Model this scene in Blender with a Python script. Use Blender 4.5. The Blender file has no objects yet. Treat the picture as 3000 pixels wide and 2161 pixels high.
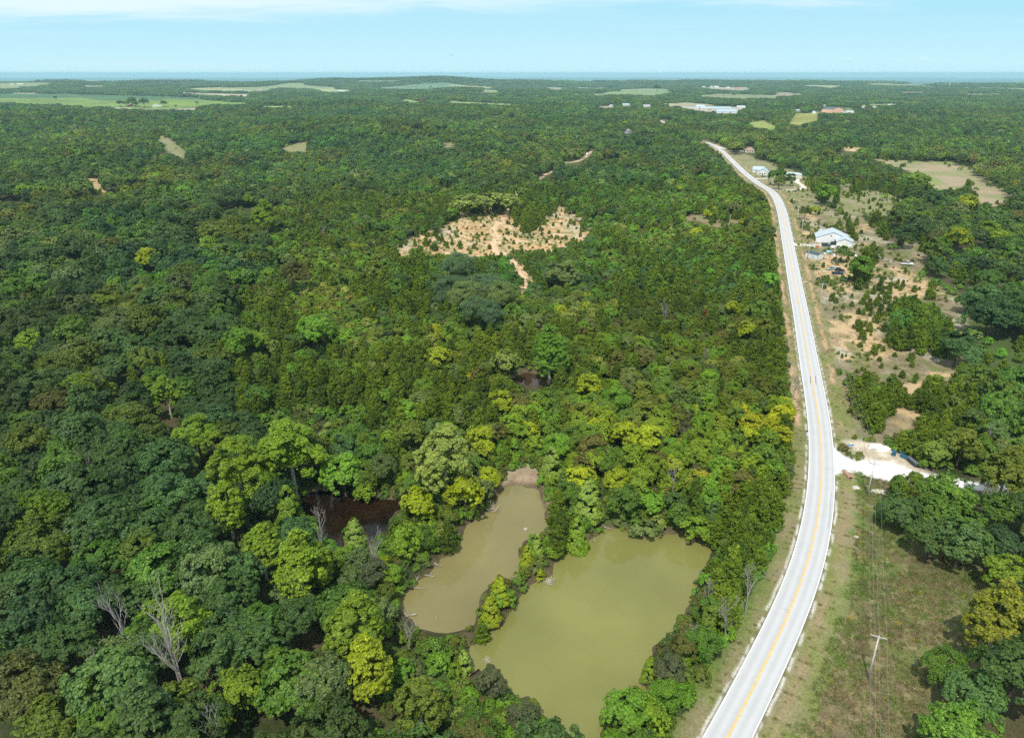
import bpy, math, random
import numpy as np
from mathutils import Vector, Matrix, Euler
R = math.radians
sc = bpy.context.scene
# ---------------------------------------------------------------- camera
W0, H0, F0 = 3000.0, 2161.0, 2080.0
PITCH = R(22.6); CAMZ = 100.0
cd = bpy.data.cameras.new('camera'); cam = bpy.data.objects.new('camera', cd); sc.collection.objects.link(cam)
cam.location = (0, 0, CAMZ); cam.rotation_euler = (math.pi/2-PITCH, 0, 0)
cd.sensor_width = 36; cd.lens = 36*F0/W0; cd.clip_start = 1; cd.clip_end = 80000
sc.camera = cam
# ---------------------------------------------------------------- world, sun, exposure
SUN_EL, SUN_AZ = R(58), R(16)          # light travels away from the camera, 16 deg to the right
w = bpy.data.worlds.new('World'); sc.world = w; w.use_nodes = True
nt = w.node_tree; nd = nt.nodes; lk = nt.links; nd.clear()
def N(t, x=None, **k):
    n = (x or nd).new(t)
    for a, b in k.items(): setattr(n, a, b)
    return n
out = N('ShaderNodeOutputWorld'); bg = N('ShaderNodeBackground'); sky = N('ShaderNodeTexSky')
sky.sky_type = 'NISHITA'; sky.sun_disc = False; sky.sun_elevation = SUN_EL; sky.sun_rotation = math.pi+SUN_AZ
sky.air_density = 1.0; sky.dust_density = 1.3; sky.ozone_density = 1.5; sky.altitude = 300
bg.inputs['Strength'].default_value = 0.13
tin = N('ShaderNodeMix', data_type='RGBA', blend_type='MULTIPLY'); tin.inputs['Factor'].default_value = 1
tin.inputs[7].default_value = (0.72, 1.08, 1.10, 1)
lk.new(sky.outputs[0], tin.inputs[6])
# high thin cirrus and a few fair weather puffs, laid out by direction in the sky dome
tc = N('ShaderNodeTexCoord'); sp = N('ShaderNodeSeparateXYZ'); lk.new(tc.outputs['Generated'], sp.inputs[0])
def M(op, a, b=None, c=None):
    n = N('ShaderNodeMath', operation=op)
    for i, v in enumerate((a, b, c)):
        if v is None: continue
        if isinstance(v, (int, float)): n.inputs[i].default_value = v
        else: lk.new(v, n.inputs[i])
    return n.outputs[0]
ya = M('MAXIMUM', sp.outputs[1], 0.05)
u = M('DIVIDE', sp.outputs[0], ya); v = M('DIVIDE', sp.outputs[2], ya)
cb = N('ShaderNodeCombineXYZ'); lk.new(M('MULTIPLY', u, 2.2), cb.inputs[0]); lk.new(M('MULTIPLY', v, 26.0), cb.inputs[1])
nz = N('ShaderNodeTexNoise'); nz.inputs['Scale'].default_value = 1.6; nz.inputs['Detail'].default_value = 6; nz.inputs['Roughness'].default_value = 0.6
nz.inputs['Distortion'].default_value = 0.4
lk.new(cb.outputs[0], nz.inputs['Vector'])
edge = M('SUBTRACT', v, M('ADD', M('MULTIPLY', u, 0.0255), 0.0745))     # above this slanting line
den = M('ADD', M('MULTIPLY', edge, 38.0), M('MULTIPLY', M('SUBTRACT', nz.outputs[0], 0.47), 2.6))
cir = N('ShaderNodeMapRange', interpolation_type='SMOOTHSTEP'); lk.new(den, cir.inputs[0]); cir.inputs[1].default_value = -0.25; cir.inputs[2].default_value = 0.9
cir.inputs[4].default_value = 0.75
# faint streaks anywhere
cb2 = N('ShaderNodeCombineXYZ'); lk.new(M('MULTIPLY', u, 1.4), cb2.inputs[0]); lk.new(M('MULTIPLY', v, 40.0), cb2.inputs[1])
n2 = N('ShaderNodeTexNoise'); n2.inputs['Scale'].default_value = 1.3; n2.inputs['Detail'].default_value = 5; lk.new(cb2.outputs[0], n2.inputs['Vector'])
st = N('ShaderNodeMapRange', interpolation_type='SMOOTHSTEP'); lk.new(n2.outputs[0], st.inputs[0]); st.inputs[1].default_value = 0.52; st.inputs[2].default_value = 0.75
st.inputs[4].default_value = 0.16
# small puffs low on the right
cb3 = N('ShaderNodeCombineXYZ'); lk.new(M('MULTIPLY', u, 16.0), cb3.inputs[0]); lk.new(M('MULTIPLY', v, 60.0), cb3.inputs[1])
n3 = N('ShaderNodeTexNoise'); n3.inputs['Scale'].default_value = 1.5; n3.inputs['Detail'].default_value = 4; lk.new(cb3.outputs[0], n3.inputs['Vector'])
pw = M('MULTIPLY', M('GREATER_THAN', u, 0.42), M('SUBTRACT', 1.0, M('MINIMUM', M('MULTIPLY', M('ABSOLUTE', M('SUBTRACT', v, 0.0185)), 130.0), 1.0)))
pf = N('ShaderNodeMapRange', interpolation_type='SMOOTHSTEP'); lk.new(M('MULTIPLY', n3.outputs[0], M('POWER', pw, 0.35)), pf.inputs[0]); pf.inputs[1].default_value = 0.54; pf.inputs[2].default_value = 0.72
pf.inputs[4].default_value = 0.35
tot = M('MAXIMUM', M('MAXIMUM', cir.outputs[0], st.outputs[0]), pf.outputs[0])
mx = N('ShaderNodeMix', data_type='RGBA'); lk.new(tot, mx.inputs[0])
# pale cyan air low over the horizon, the clear sky above it
rp = N('ShaderNodeValToRGB'); e = rp.color_ramp.elements; lk.new(M('MULTIPLY', v, 8.0), rp.inputs[0])
e[0].position = 0; e[0].color = (.545, .80, .89, 1); e[1].position = 1; e[1].color = (.30, .66, .82, 1)
ra = N('ShaderNodeVectorMath', operation='SCALE'); ra.inputs['Scale'].default_value = 1/.13; lk.new(rp.outputs[0], ra.inputs[0])
lowm = N('ShaderNodeMapRange', interpolation_type='SMOOTHSTEP'); lk.new(v, lowm.inputs[0]); lowm.inputs[1].default_value = .10; lowm.inputs[2].default_value = .35
m1 = N('ShaderNodeMix', data_type='RGBA'); lk.new(lowm.outputs[0], m1.inputs[0]); lk.new(ra.outputs[0], m1.inputs[6]); lk.new(tin.outputs[2], m1.inputs[7]); lk.new(m1.outputs[2], mx.inputs[6]); mx.inputs[7].default_value = (6.1, 6.9, 7.2, 1)
lk.new(mx.outputs[2], bg.inputs[0]); lk.new(bg.outputs[0], out.inputs[0])
sl = bpy.data.lights.new('sun', 'SUN'); sun = bpy.data.objects.new('sun', sl); sc.collection.objects.link(sun)
sl.energy = 4.0; sl.angle = R(0.53); sl.color = (1.0, 0.955, 0.88)
TD = Vector((math.sin(SUN_AZ)*math.cos(SUN_EL), math.cos(SUN_AZ)*math.cos(SUN_EL), -math.sin(SUN_EL)))
sun.rotation_euler = TD.to_track_quat('-Z', 'Y').to_euler(); sun.location = (0, -50, 300)
sc.view_settings.view_transform = 'Standard'; sc.view_settings.look = 'None'; sc.view_settings.gamma = 1
sc.view_settings.exposure = 0.2
sc.render.engine = 'CYCLES'
cy = sc.cycles
cy.max_bounces = 5; cy.diffuse_bounces = 2; cy.glossy_bounces = 2; cy.transmission_bounces = 3; cy.volume_bounces = 0; cy.transparent_max_bounces = 4
cy.use_denoising = False; cy.use_adaptive_sampling = True; cy.adaptive_threshold = 0.02
cy.caustics_reflective = False; cy.caustics_refractive = False; cy.sample_clamp_indirect = 4
sc.render.film_transparent = False
# ---------------------------------------------------------------- helpers
def sstep(a, b, x):
    t = np.clip((np.asarray(x, float)-a)/(b-a), 0, 1); return t*t*(3-2*t)
def hsh(i, j, s):
    n = (i.astype(np.int64)*374761393+j.astype(np.int64)*668265263+s*1442695041) & 0xffffffff
    n = ((n ^ (n >> 13))*1274126177) & 0xffffffff
    return ((n ^ (n >> 16)) & 0xffff)/65535.0
def vn(x, y, s=0):
    x = np.asarray(x, float); y = np.asarray(y, float)
    i = np.floor(x); j = np.floor(y); fx = x-i; fy = y-j; fx = fx*fx*(3-2*fx); fy = fy*fy*(3-2*fy)
    i = i.astype(np.int64); j = j.astype(np.int64)
    return (hsh(i, j, s)*(1-fx)+hsh(i+1, j, s)*fx)*(1-fy)+(hsh(i, j+1, s)*(1-fx)+hsh(i+1, j+1, s)*fx)*fy
def fbm(x, y, s=0, o=4):
    t = 0; a = 0.5; n = 0
    for k in range(o): t = t+a*vn(x*2**k, y*2**k, s+k*17); n += a; a *= .5
    return t/n
def segdist(x, y, P, closed=True):
    d = np.full(np.shape(x), 1e9); P = np.asarray(P, float); n = len(P)
    for i in range(n if closed else n-1):
        ax, ay = P[i]; bx, by = P[(i+1) % n]; vx, vy = bx-ax, by-ay; L = vx*vx+vy*vy+1e-12
        t = np.clip(((x-ax)*vx+(y-ay)*vy)/L, 0, 1)
        d = np.minimum(d, (x-ax-t*vx)**2+(y-ay-t*vy)**2)
    return np.sqrt(d)
def inpoly(x, y, P):
    x = np.asarray(x, float); y = np.asarray(y, float); c = np.zeros(x.shape, bool); P = np.asarray(P, float); n = len(P)
    for i in range(n):
        ax, ay = P[i]; bx, by = P[(i+1) % n]
        if ay == by: continue
        c ^= ((ay > y) != (by > y)) & (x < (bx-ax)*(y-ay)/(by-ay)+ax)
    return c
def sdist(x, y, P):                      # negative inside; only exact within 60 m of the box
    P = np.asarray(P, float); x = np.asarray(x, float); y = np.asarray(y, float)
    m = 60+0.06*np.abs(P[:, 1]).max(); o = np.full(x.shape, 1e6)
    k = (x > P[:, 0].min()-m) & (x < P[:, 0].max()+m) & (y > P[:, 1].min()-m) & (y < P[:, 1].max()+m)
    if k.any():
        d = segdist(x[k], y[k], P); d[inpoly(x[k], y[k], P)] *= -1; o[k] = d
    return o
# photograph measurements: Z = a zoomed tile of the photograph, O = the whole photograph at 2268 px
def Z(x0, y0, L, s=3.024): return [(x0+a/s, y0+b/s) for a, b in L]
def O(L): return [(a*1.32275, b*1.32275) for a, b in L]
cp, sp_ = math.cos(PITCH), math.sin(PITCH)
def proj(x, y, z):
    x = np.asarray(x, float); y = np.asarray(y, float); z = np.asarray(z, float)-CAMZ
    dpt = y*cp-z*sp_; dpt = np.where(dpt < 1, 1, dpt)
    return 1500+F0*x/dpt, 1080.5-F0*(y*sp_+z*cp)/dpt, dpt
HILLS = [(-3350, 5300, 800, 450, 42), (-800, 6400, 1400, 320, 34), (-1450, 5800, 600, 400, 24), (-600, 6800, 800, 500, 30), (-3900, 7000, 900, 600, 30), (900, 7200, 1500, 700, 22),
         (3600, 2600, 900, 700, 14), (-250, 3900, 500, 420, 16), (2400, 8000, 1500, 800, 16)]
_r = np.random.RandomState(12); HILLS2 = [(6400*math.tan(a), 6400+b, c, 350, k) for a, b, c, k in zip(np.linspace(-.62, .62, 22)+_r.uniform(-.02, .02, 22), _r.uniform(-500, 700, 22), _r.uniform(150, 600, 22), _r.uniform(3, 13, 22))]
def hgt0(x, y):
    x = np.asarray(x, float); y = np.asarray(y, float); r = np.hypot(x, y)
    far = sstep(380, 1000, r); vf = sstep(2500, 6000, r)
    h = 1.6*np.sin(x/61+1)*np.sin(y/83)*sstep(250, 420, r)*(1-.5*far)
    side = sstep(120, -150, x)+.35*sstep(500, 800, x)
    h = h+far*side*(10*np.sin(x/170+.7+y/500)*np.sin(y/190+.3-x/600)+4*np.sin(x/95+y/130))*(1-.7*vf)
    h = h+10*np.exp(-((x-215)/130)**2-((y-590)/190)**2)
    h = h+vf*(9*np.sin(x/900+1)*np.sin(y/1300)+5*np.sin(x/500-y/700))
    for a, b, sx, sy, k in HILLS: h = h+k*np.exp(-((x-a)/sx)**2-((y-b)/sy)**2)
    q = r > 5500
    if not q.any(): return h
    shp = h.shape; x, y, r = np.atleast_1d(x*1.0)[np.atleast_1d(q)], np.atleast_1d(y*1.0)[np.atleast_1d(q)], np.atleast_1d(r)[np.atleast_1d(q)]; h = np.atleast_1d(h); hh = h[np.atleast_1d(q)]
    for a, b, sx, sy, k in HILLS2: hh = hh+k*np.exp(-((x-a)/sx)**2-((y-b)/sy)**2)
    az_ = np.arctan2(x, y); hh = hh-135*sstep(7000, 13500, r+1800*(vn(az_*9+40, az_*0, 7)-.5))+(70*(fbm(x/3800+50, y/6500+50, 211, 4)-.35)+26*(fbm(az_*16+30, r/30000, 33, 3)-.3)*sstep(28000, 40000, r))*sstep(12000, 20000, r)
    h = h.copy(); h[np.atleast_1d(q)] = hh; return h.reshape(shp)
def unproj0(px, py, zf, zo=0.0, rmax=44000):
    """points where the photograph's rays meet the surface zf + zo"""
    px = np.atleast_1d(np.asarray(px, float)); py = np.atleast_1d(np.asarray(py, float))
    a = (px-1500)/F0; b = (1080.5-py)/F0
    dx = a; dy = cp+b*sp_; dz = -sp_+b*cp
    lo = np.where(dz < 0, np.maximum(20.0, (CAMZ-62-zo)/np.maximum(-dz, 1e-6)), 20.0); lo = np.minimum(lo, rmax*.98); hi = np.full(px.shape, 1e9); t = lo.copy(); done = np.zeros(px.shape, bool)
    for k in range(900):
        w_ = ~done; g = zf(t[w_]*dx[w_], t[w_]*dy[w_])+zo; hit = np.zeros(px.shape, bool); hit[np.where(w_)[0][CAMZ+t[w_]*dz[w_] <= g]] = True
        hi[hit] = t[hit]; done |= hit
        lo = np.where(done, lo, t); t = np.where(done, t, t*1.009+.2)
        if done.all() or t.min() > rmax*1.2: break
    hi = np.where(done, hi, rmax)
    lo = np.where(done, lo, rmax)
    for k in range(24):
        m = .5*(lo+hi); z = CAMZ+m*dz; g = zf(m*dx, m*dy)+zo; below = z <= g
        hi = np.where(below, m, hi); lo = np.where(below, lo, m)
    m = .5*(lo+hi)
    return m*dx, m*dy, zf(m*dx, m*dy)
# ---------------------------------------------------------------- layout read off the photograph
PZ = -1.3
flat = lambda x, y: np.full(np.shape(x), PZ)
def wp(P, zf=flat): 
    x, y, z = unproj0([p[0] for p in P], [p[1] for p in P], zf); return np.stack([x, y], 1)
POND_BROWN = [(1500,1423),(1533,1426),(1566,1430),(1579,1445),(1588,1478),(1596,1511),(1603,1547),(1565,1570),(1523,1590),(1518,1623),(1530,1653),(1512,1686),(1496,1696),(1470,1690),(1441,1699),(1408,1739),(1395,1799),(1386,1822),(1362,1835),(1312,1848),(1284,1850),(1246,1848),(1220,1818),(1177,1785),(1167,1769),(1190,1742),(1220,1709),(1259,1686),(1292,1640),(1332,1623),(1345,1590),(1358,1570),(1375,1540),(1408,1517),(1428,1494),(1444,1464),(1477,1438)]
POND_OLIVE = [(1764,1552),(1808,1553),(1830,1558),(1851,1570),(1890,1575),(1917,1574),(1956,1563),(2016,1570),(2042,1580),(2065,1575),(2079,1597),(2075,1620),(2068,1650),(2042,1693),(2029,1729),(2021,1762),(2006,1792),(1970,1832),(1940,1875),(1907,1894),(1897,1924),(1884,1961),(1880,1994),(1887,2027),(1850,2010),(1818,2017),(1791,2047),(1772,2077),(1757,2110),(1761,2165),(1740,2200),(1690,2200),(1679,2160),(1632,2165),(1599,2110),(1579,2063),(1553,2034),(1517,2047),(1488,2014),(1475,1975),(1439,1942),(1405,1966),(1372,1990),(1366,1960),(1386,1918),(1378,1895),(1406,1875),(1431,1851),(1474,1832),(1492,1799),(1503,1775),(1540,1736),(1576,1703),(1622,1686),(1626,1653),(1659,1622),(1675,1607),(1731,1583),(1761,1564)]
POND_DARK = Z(750,1180,[(380,850),(450,810),(560,770),(700,795),(800,802),(930,832),(1050,842),(1150,862),(1260,862),(1310,890),(1295,940),(1230,962),(1180,1040),(1165,1110),(1080,1150),(1000,1225),(970,1150),(930,1080),(870,1050),(800,1090),(785,1180),(800,1290),(740,1262),(640,1180),(590,1110),(520,1040),(455,1000),(425,930),(400,885)])
POND_SMALL = O([(1132,842),(1160,826),(1190,828),(1212,838),(1218,850),(1185,857),(1150,853)])
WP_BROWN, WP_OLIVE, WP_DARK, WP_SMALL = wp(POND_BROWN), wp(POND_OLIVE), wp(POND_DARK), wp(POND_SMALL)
MUD = Z(1500,1180,[(-90,760),(-60,650),(0,600),(120,570),(240,620),(260,760),(310,880),(330,1110),(295,1110),(262,900),(235,790),(100,742),(-10,738)])
def hgt(x, y):
    x = np.asarray(x, float); y = np.asarray(y, float); h = hgt0(x, y)
    for P in (WP_BROWN, WP_OLIVE, WP_DARK, WP_SMALL):
        d = sdist(x, y, P)
        d = d+(vn(x/2.1, y/2.1, 5)-.5)*1.1
        d = np.where(d > 50, 50, d)
        h = np.where(d < 6, h*sstep(1, 6, d)+(1-sstep(1, 6, d))*h, h)
        t = sstep(2.6, -2.2, d); h = h*(1-t)+(PZ-1.5)*t
    return h
def on(px, py, zo=0.0):
    x, y, z = unproj0(px, py, hgt0, zo); z = hgt(x, y)
    return x, y, z
def on1(px, py, zo=0.0):
    x, y, z = on(px, py, zo); return float(x[0]), float(y[0]), float(z[0])
ROAD = [(1900,2600),(2000,2380),(2084,2265),(2142,2159),(2195,2036),(2250,1934),(2286,1856),(2321,1784),(2352.5,1719),(2382,1623),(2399,1547),(2409,1464),(2412,1398),(2410,1332),(2405,1266),(2396,1200),(2381,1123),(2364,1024),(2349,931),(2333,848),(2318,766),(2305,693),(2291,620),(2275,580),(2257,558),(2225,540),(2194,517),(2161,487),(2128,454),(2112,440),(2089,425),(2069,417),(2045,412)]
rx, ry, rz = on([p[0] for p in ROAD], [p[1] for p in ROAD])
RD = [np.array([a, b]) for a, b in zip(rx, ry)]
far2 = on([1985, 1943, 1925, 1890, 1800], [378, 357, 347, 332, 322])
RD += [np.array([a, b]) for a, b in zip(far2[0], far2[1])]
def catmull(P, step):
    P = [np.asarray(p, float) for p in P]; o = []
    for i in range(len(P)-1):
        a, b, c, d = P[max(i-1, 0)], P[i], P[i+1], P[min(i+2, len(P)-1)]
        n = max(1, int(np.linalg.norm(c-b)/step))
        for k in range(n):
            t = k/n; o.append(.5*((2*b)+(c-a)*t+(2*a-5*b+4*c-d)*t*t+(3*b-a-3*c+d)*t**3))
    o.append(P[-1]); return np.array(o)
def smooth(P, n):
    P = P.copy()
    for _ in range(n): P[1:-1] = .25*P[:-2]+.5*P[1:-1]+.25*P[2:]
    return P
RC = smooth(catmull(RD, 4.0), 30)
def path(L, step=3.0, n=6):
    x, y, z = on([p[0] for p in L], [p[1] for p in L]); return smooth(catmull(list(zip(x, y)), step), n)
# gravel ways
DRIVE_POLY = Z(2250,1150,[(578,490),(600,520),(650,560),(710,585),(760,600),(900,600),(1100,620),(1250,680),(1420,722),(1560,745),(1700,780),(1900,812),(2130,840),(2220,850),(2450,872),(2450,915),(2230,890),(2140,890),(1900,862),(1650,812),(1430,790),(1250,800),(1110,785),(950,748),(900,735),(830,708),(760,690),(690,685),(640,690),(598,712),(585,600)])
DRIVE_VIS = Z(2250,1150,[(578,490),(600,520),(650,560),(710,585),(760,600),(900,600),(1100,620),(1250,680),(1180,720),(1130,730),(1110,785),(950,748),(900,735),(830,708),(760,690),(690,685),(640,690),(598,712),(585,600)])
PULLOFF = Z(2250,1150,[(700,440),(880,430),(1080,490),(1180,550),(1330,650),(1380,700),(1250,690),(1100,622),(900,602),(800,600),(860,540)])
WAYS = dict(
 house_drive=(path(Z(2250,650,[(195,195),(300,207),(400,212),(480,205),(560,205),(640,208),(700,215)])), 4.2),
 loop=(path(Z(2020,380,[(785,590),(860,596),(960,601),(1060,599),(1120,585),(1138,572),(1110,545),(1060,515),(1075,490)],3.387)), 4.0),
 house_two_drive=(path(Z(2020,380,[(620,486),(700,486),(760,484)],3.387)), 5.0),
 far_drive=(path(Z(2020,380,[(175,135),(250,155),(320,180),(365,195)],3.387)), 5.0),
 far_drive_two=(path(Z(2020,380,[(290,212),(360,212),(450,212),(560,216)],3.387)), 5.0))
CLAY = Z(1100,550,[(145,520),(250,460),(420,410),(560,340),(700,290),(760,230),(930,178),(1130,185),(1185,190),(1215,110),(1245,30),(1268,40),(1250,110),(1215,200),(1190,300),(1290,330),(1400,300),(1500,220),(1620,155),(1830,155),(1800,300),(1900,420),(1750,520),(1550,560),(1520,770),(1400,860),(1290,950),(1270,800),(1230,700),(1150,600),(1000,600),(850,610),(700,600),(560,590),(400,570),(200,605)])
CLAYVIS = [Z(1100,550,[(145,520),(250,460),(420,410),(560,340),(700,290),(760,230),(930,178),(1130,185),(1200,175),(1215,190),(1180,300),(1290,330),(1300,400),(1440,380),(1480,270),(1540,200),(1620,155),(1730,200),(1780,260),(1820,380),(1900,430),(1750,500),(1550,555),(1340,540),(1200,580),(1130,590),(1000,595),(850,610),(700,600),(560,590),(400,570),(200,605)]),
 Z(1100,550,[(1130,590),(1200,600),(1290,690),(1400,700),(1400,830),(1330,880),(1300,940),(1275,930),(1275,800),(1230,700)]),
 Z(1100,550,[(1435,1145),(1475,1145),(1480,1250),(1450,1250)]), Z(1100,550,[(1240,30),(1262,30),(1255,100),(1240,110)])]
TRACKS = [path(Z(1500,150,[(-20,1420),(45,1270),(95,1225),(210,1150),(300,1090),(370,1060),(410,1010),(450,990),(560,980),(650,935),(720,870)]), 4, 3),
          path(Z(1100,550,[(1250,20),(1210,170),(1160,250),(1080,330),(1030,370),(1080,430),(1050,500),(1060,570),(1150,600),(1240,690),(1290,760),(1300,850),(1290,950),(1380,1050),(1440,1130),(1460,1220),(1480,1330)]), 4, 3)]
TRKVIS = [Z(1500,150,[(205,1155),(300,1080),(375,1055),(340,1095),(260,1130)]), Z(1500,150,[(445,1000),(470,975),(570,975),(640,930),(655,900),(685,900),(715,868),(725,880),(690,930),(650,950),(560,1000)])]
YARD = Z(2250,650,[(205,0),(215,120),(300,560),(420,1100),(520,1600),(560,1640),(740,1640),(700,1450),(830,1355),(1000,1380),(1170,1370),(1250,1480),(1400,1500),(1400,1350),(1560,1380),(1560,1150),(1640,1080),(1640,850),(1700,720),(1480,600),(1330,520),(1290,370),(1380,300),(1380,220),(1290,200),(1200,250),(1050,270),(900,180),(860,120),(740,0)])
YARD4 = Z(2250,1150,[(530,-10),(700,-10),(740,60),(760,190),(890,210),(930,340),(1060,410),(1080,470),(880,440),(700,440),(590,505),(570,300)])
YARD2 = Z(2250,150,[(0,985),(50,985),(60,1030),(140,1040),(300,1090),(340,1200),(420,1210),(430,1340),(620,1450),(690,1560),(740,1660),(205,1660),(185,1500),(150,1350),(80,1270),(0,1210)])
YARD3 = Z(1500,150,[(1640,785),(1700,780),(1900,850),(1880,880),(2080,920),(2130,950),(2268,975),(2268,1180),(2160,1130),(2020,1020),(1850,880),(1720,800)])
MEADOW = Z(2250,1150,[(600,715),(690,690),(830,710),(950,750),(1100,790),(1050,850),(985,950),(960,1040),(1010,1150),(1260,1250),(1330,1310),(1500,1400),(1650,1400),(1850,1500),(2050,1560),(2080,1620),(2040,1710),(2060,1850),(1900,2040),(1820,2150),(1760,2300),(1700,2340),(1620,2430),(1430,2600),(1440,2780),(1300,2940),(1430,3100),(1450,3400),(-900,3400),(0,2700),(480,1640),(560,1300),(600,1000)])
RFIELD = Z(2250,150,[(900,955),(1060,962),(1300,975),(1670,985),(1720,1010),(1800,1060),(1950,1170),(2140,1290),(1990,1370),(1870,1330),(1860,1230),(1750,1170),(1680,1200),(1640,1240),(1500,1230),(1320,1130),(1290,1060),(1180,1040),(1060,995)])
WFIELD = Z(2250,150,[(640,1430),(740,1440),(860,1500),(900,1560),(960,1640),(1100,1700),(900,1700),(860,1700),(800,1600),(700,1520)])
SAVANNA = Z(2250,150,[(640,1170),(760,1230),(900,1240),(1150,1290),(1160,1350),(1060,1420),(900,1450),(740,1420),(640,1330)])
FIELDS = [  # outline, colour, name
 (Z(0,150,[(-200,375),(300,376),(600,380),(900,388),(1200,395),(1560,402),(1800,420),(1800,440),(1400,445),(900,440),(550,415),(300,425),(-200,430)]), (.075,.15,.06)),
 (Z(0,150,[(-200,428),(300,424),(550,413),(900,438),(1400,443),(1800,430),(2000,450),(2260,460),(2100,475),(1900,470),(1700,500),(1600,505),(1000,500),(600,488),(250,465),(-200,462)]), (.17,.25,.055)),
 (Z(0,150,[(1040,503),(1740,505),(1740,518),(1040,518)]), (.42,.38,.33)),
 (Z(2250,150,[(190,642),(240,555),(440,545),(440,610),(280,655)]), (.27,.28,.08)), (Z(2250,150,[(0,655),(75,652),(60,695),(-20,700)]), (.20,.30,.05)),
 (Z(1500,150,[(2090,635),(2240,610),(2290,650),(2290,692),(2170,690)]), (.24,.28,.08)),
 (Z(1500,150,[(790,370),(1000,345),(1250,350),(1480,365),(1290,390),(800,390)]), (.20,.27,.12)),
 (Z(1500,150,[(1640,390),(1850,375),(2268,388),(2300,412),(2100,425),(1650,402)]), (.21,.24,.12)),
 (Z(1500,150,[(1340,465),(1550,455),(1800,475),(1780,490),(1400,488)]), (.36,.34,.22)),
 (Z(1500,150,[(1600,318),(2100,320),(2110,348),(1950,350),(1640,322)]), (.36,.31,.24)),
 (Z(1500,150,[(300,318),(450,322),(460,350),(330,345)]), (.3,.3,.18)), (Z(1500,150,[(770,485),(890,485),(890,502),(770,502)]), (.42,.34,.26)),
 (Z(1500,150,[(550,375),(600,378),(600,395),(550,392)]), (.2,.27,.12)), (Z(1500,150,[(700,380),(790,376),(790,392),(720,395)]), (.2,.27,.12)),
 (Z(750,150,[(1080,322),(1400,292),(1640,275),(1850,302),(1830,315),(1500,342),(1100,337)]), (.14,.23,.13)),
 (Z(750,150,[(1650,290),(1850,302),(2100,318),(2100,335),(1850,318)]), (.3,.3,.16)),
 (Z(750,150,[(900,257),(1290,257),(1290,268),(900,272)]), (.17,.25,.14)),
 (Z(750,150,[(500,335),(850,340),(840,360),(600,368)]), (.32,.36,.16)), (Z(750,150,[(1300,420),(1440,430),(1420,455),(1310,450)]), (.25,.33,.12)),
 (Z(750,150,[(1720,440),(2268,465),(2268,480),(1750,460)]), (.25,.33,.14)), (Z(750,150,[(2000,345),(2150,345),(2150,370),(2000,365)]), (.25,.31,.15)),
 (Z(750,150,[(60,485),(310,482),(320,495),(70,498)]), (.25,.35,.1)),
 (Z(0,150,[(1680,330),(1950,318),(2100,335),(2250,350),(2230,362),(1900,350),(1650,342)]), (.32,.34,.18)),
 (Z(0,150,[(1600,370),(1900,375),(2250,380),(2200,402),(1900,390),(1650,380)]), (.44,.39,.3)),
 (Z(0,150,[(720,306),(930,306),(930,318),(740,316)]), (.42,.38,.28)), (Z(0,150,[(90,368),(330,370),(330,378),(90,376)]), (.38,.34,.22)),
 (Z(2250,150,[(0,395),(340,380),(330,392),(50,402)]), (.34,.3,.2)), (Z(2250,150,[(0,402),(100,402),(80,425),(0,425)]), (.2,.27,.12)), (Z(2250,150,[(40,368),(150,366),(340,378),(60,390)]), (.32,.28,.2)),
 (Z(2250,150,[(240,298),(400,300),(670,305),(580,332),(500,325)]), (.3,.33,.16)), (Z(2250,150,[(1170,360),(1400,360),(1390,374),(1180,374)]), (.36,.32,.22)),
 (Z(2250,150,[(720,500),(760,515),(740,530),(690,522)]), (.2,.28,.1)), (Z(2250,150,[(800,470),(1200,466),(1200,476),(810,480)]), (.3,.33,.15)),
 (Z(2250,150,[(1720,378),(2100,378),(2100,388),(1720,388)]), (.34,.33,.24)),
 (Z(2250,150,[(520,520),(770,530),(770,552),(430,545)]), (.4,.34,.26)), (Z(1500,150,[(1500,490),(1980,495),(2060,505),(1980,545),(1700,535),(1500,500)]), (.4,.38,.35)),
]
CLEARS = [Z(0,150,[(1350,740),(1420,725),(1520,790),(1560,830),(1640,880),(1620,950),(1580,945),(1500,900),(1460,850),(1440,810)]),
 Z(0,150,[(760,1130),(860,1130),(900,1190),(930,1250),(870,1230),(800,1190)]), Z(750,150,[(245,865),(300,830),(470,800),(440,890),(280,890)]), Z(750,150,[(1650,812),(1760,806),(1745,850),(1660,850)]),
 Z(2250,150,[(620,860),(700,850),(820,855),(815,890),(700,885)]), Z(1500,150,[(1540,1460),(1700,1450),(2030,1450),(2030,1500),(1850,1560),(1650,1500),(1540,1500)]),
 Z(2250,1150,[(1040,230),(1130,130),(1330,140),(1290,300),(1150,400),(960,370),(900,300),(760,180),(900,180)])]
FARSEE = [Z(1500,150,[(1300,615),(1350,605),(1360,640),(1320,640)])]
# what must stay in view: no large crown may cover these
KEEP = [POND_BROWN, POND_OLIVE, POND_DARK, POND_SMALL, MUD, DRIVE_VIS, PULLOFF, YARD4, YARD, YARD2, YARD3, MEADOW, RFIELD, WFIELD, SAVANNA]+CLAYVIS+TRKVIS+CLEARS+[f[0] for f in FIELDS]+FARSEE
KEEP += [Z(2250,1150,[(1380,700),(1700,762),(1880,800),(1880,860),(1700,820),(1420,775)]), Z(2250,1150,[(1880,765),(2130,790),(2290,810),(2290,925),(1900,905)])]
HOUSEVIS = [[(2195,488),(2260,488),(2262,520),(2195,520)], [(2290,495),(2352,495),(2352,530),(2290,530)], [(2180,428),(2212,428),(2212,452),(2180,452)], [(1828,380),(1850,380),(1850,391),(1828,391)]]

THICK = Z(2250,650,[(1010,1020),(1060,900),(1080,760),(1100,680),(1290,630),(1500,720),(1620,860),(1650,1000),(1640,1085),(1570,1150),(1400,1190),(1150,1160),(1090,1080)])
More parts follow.
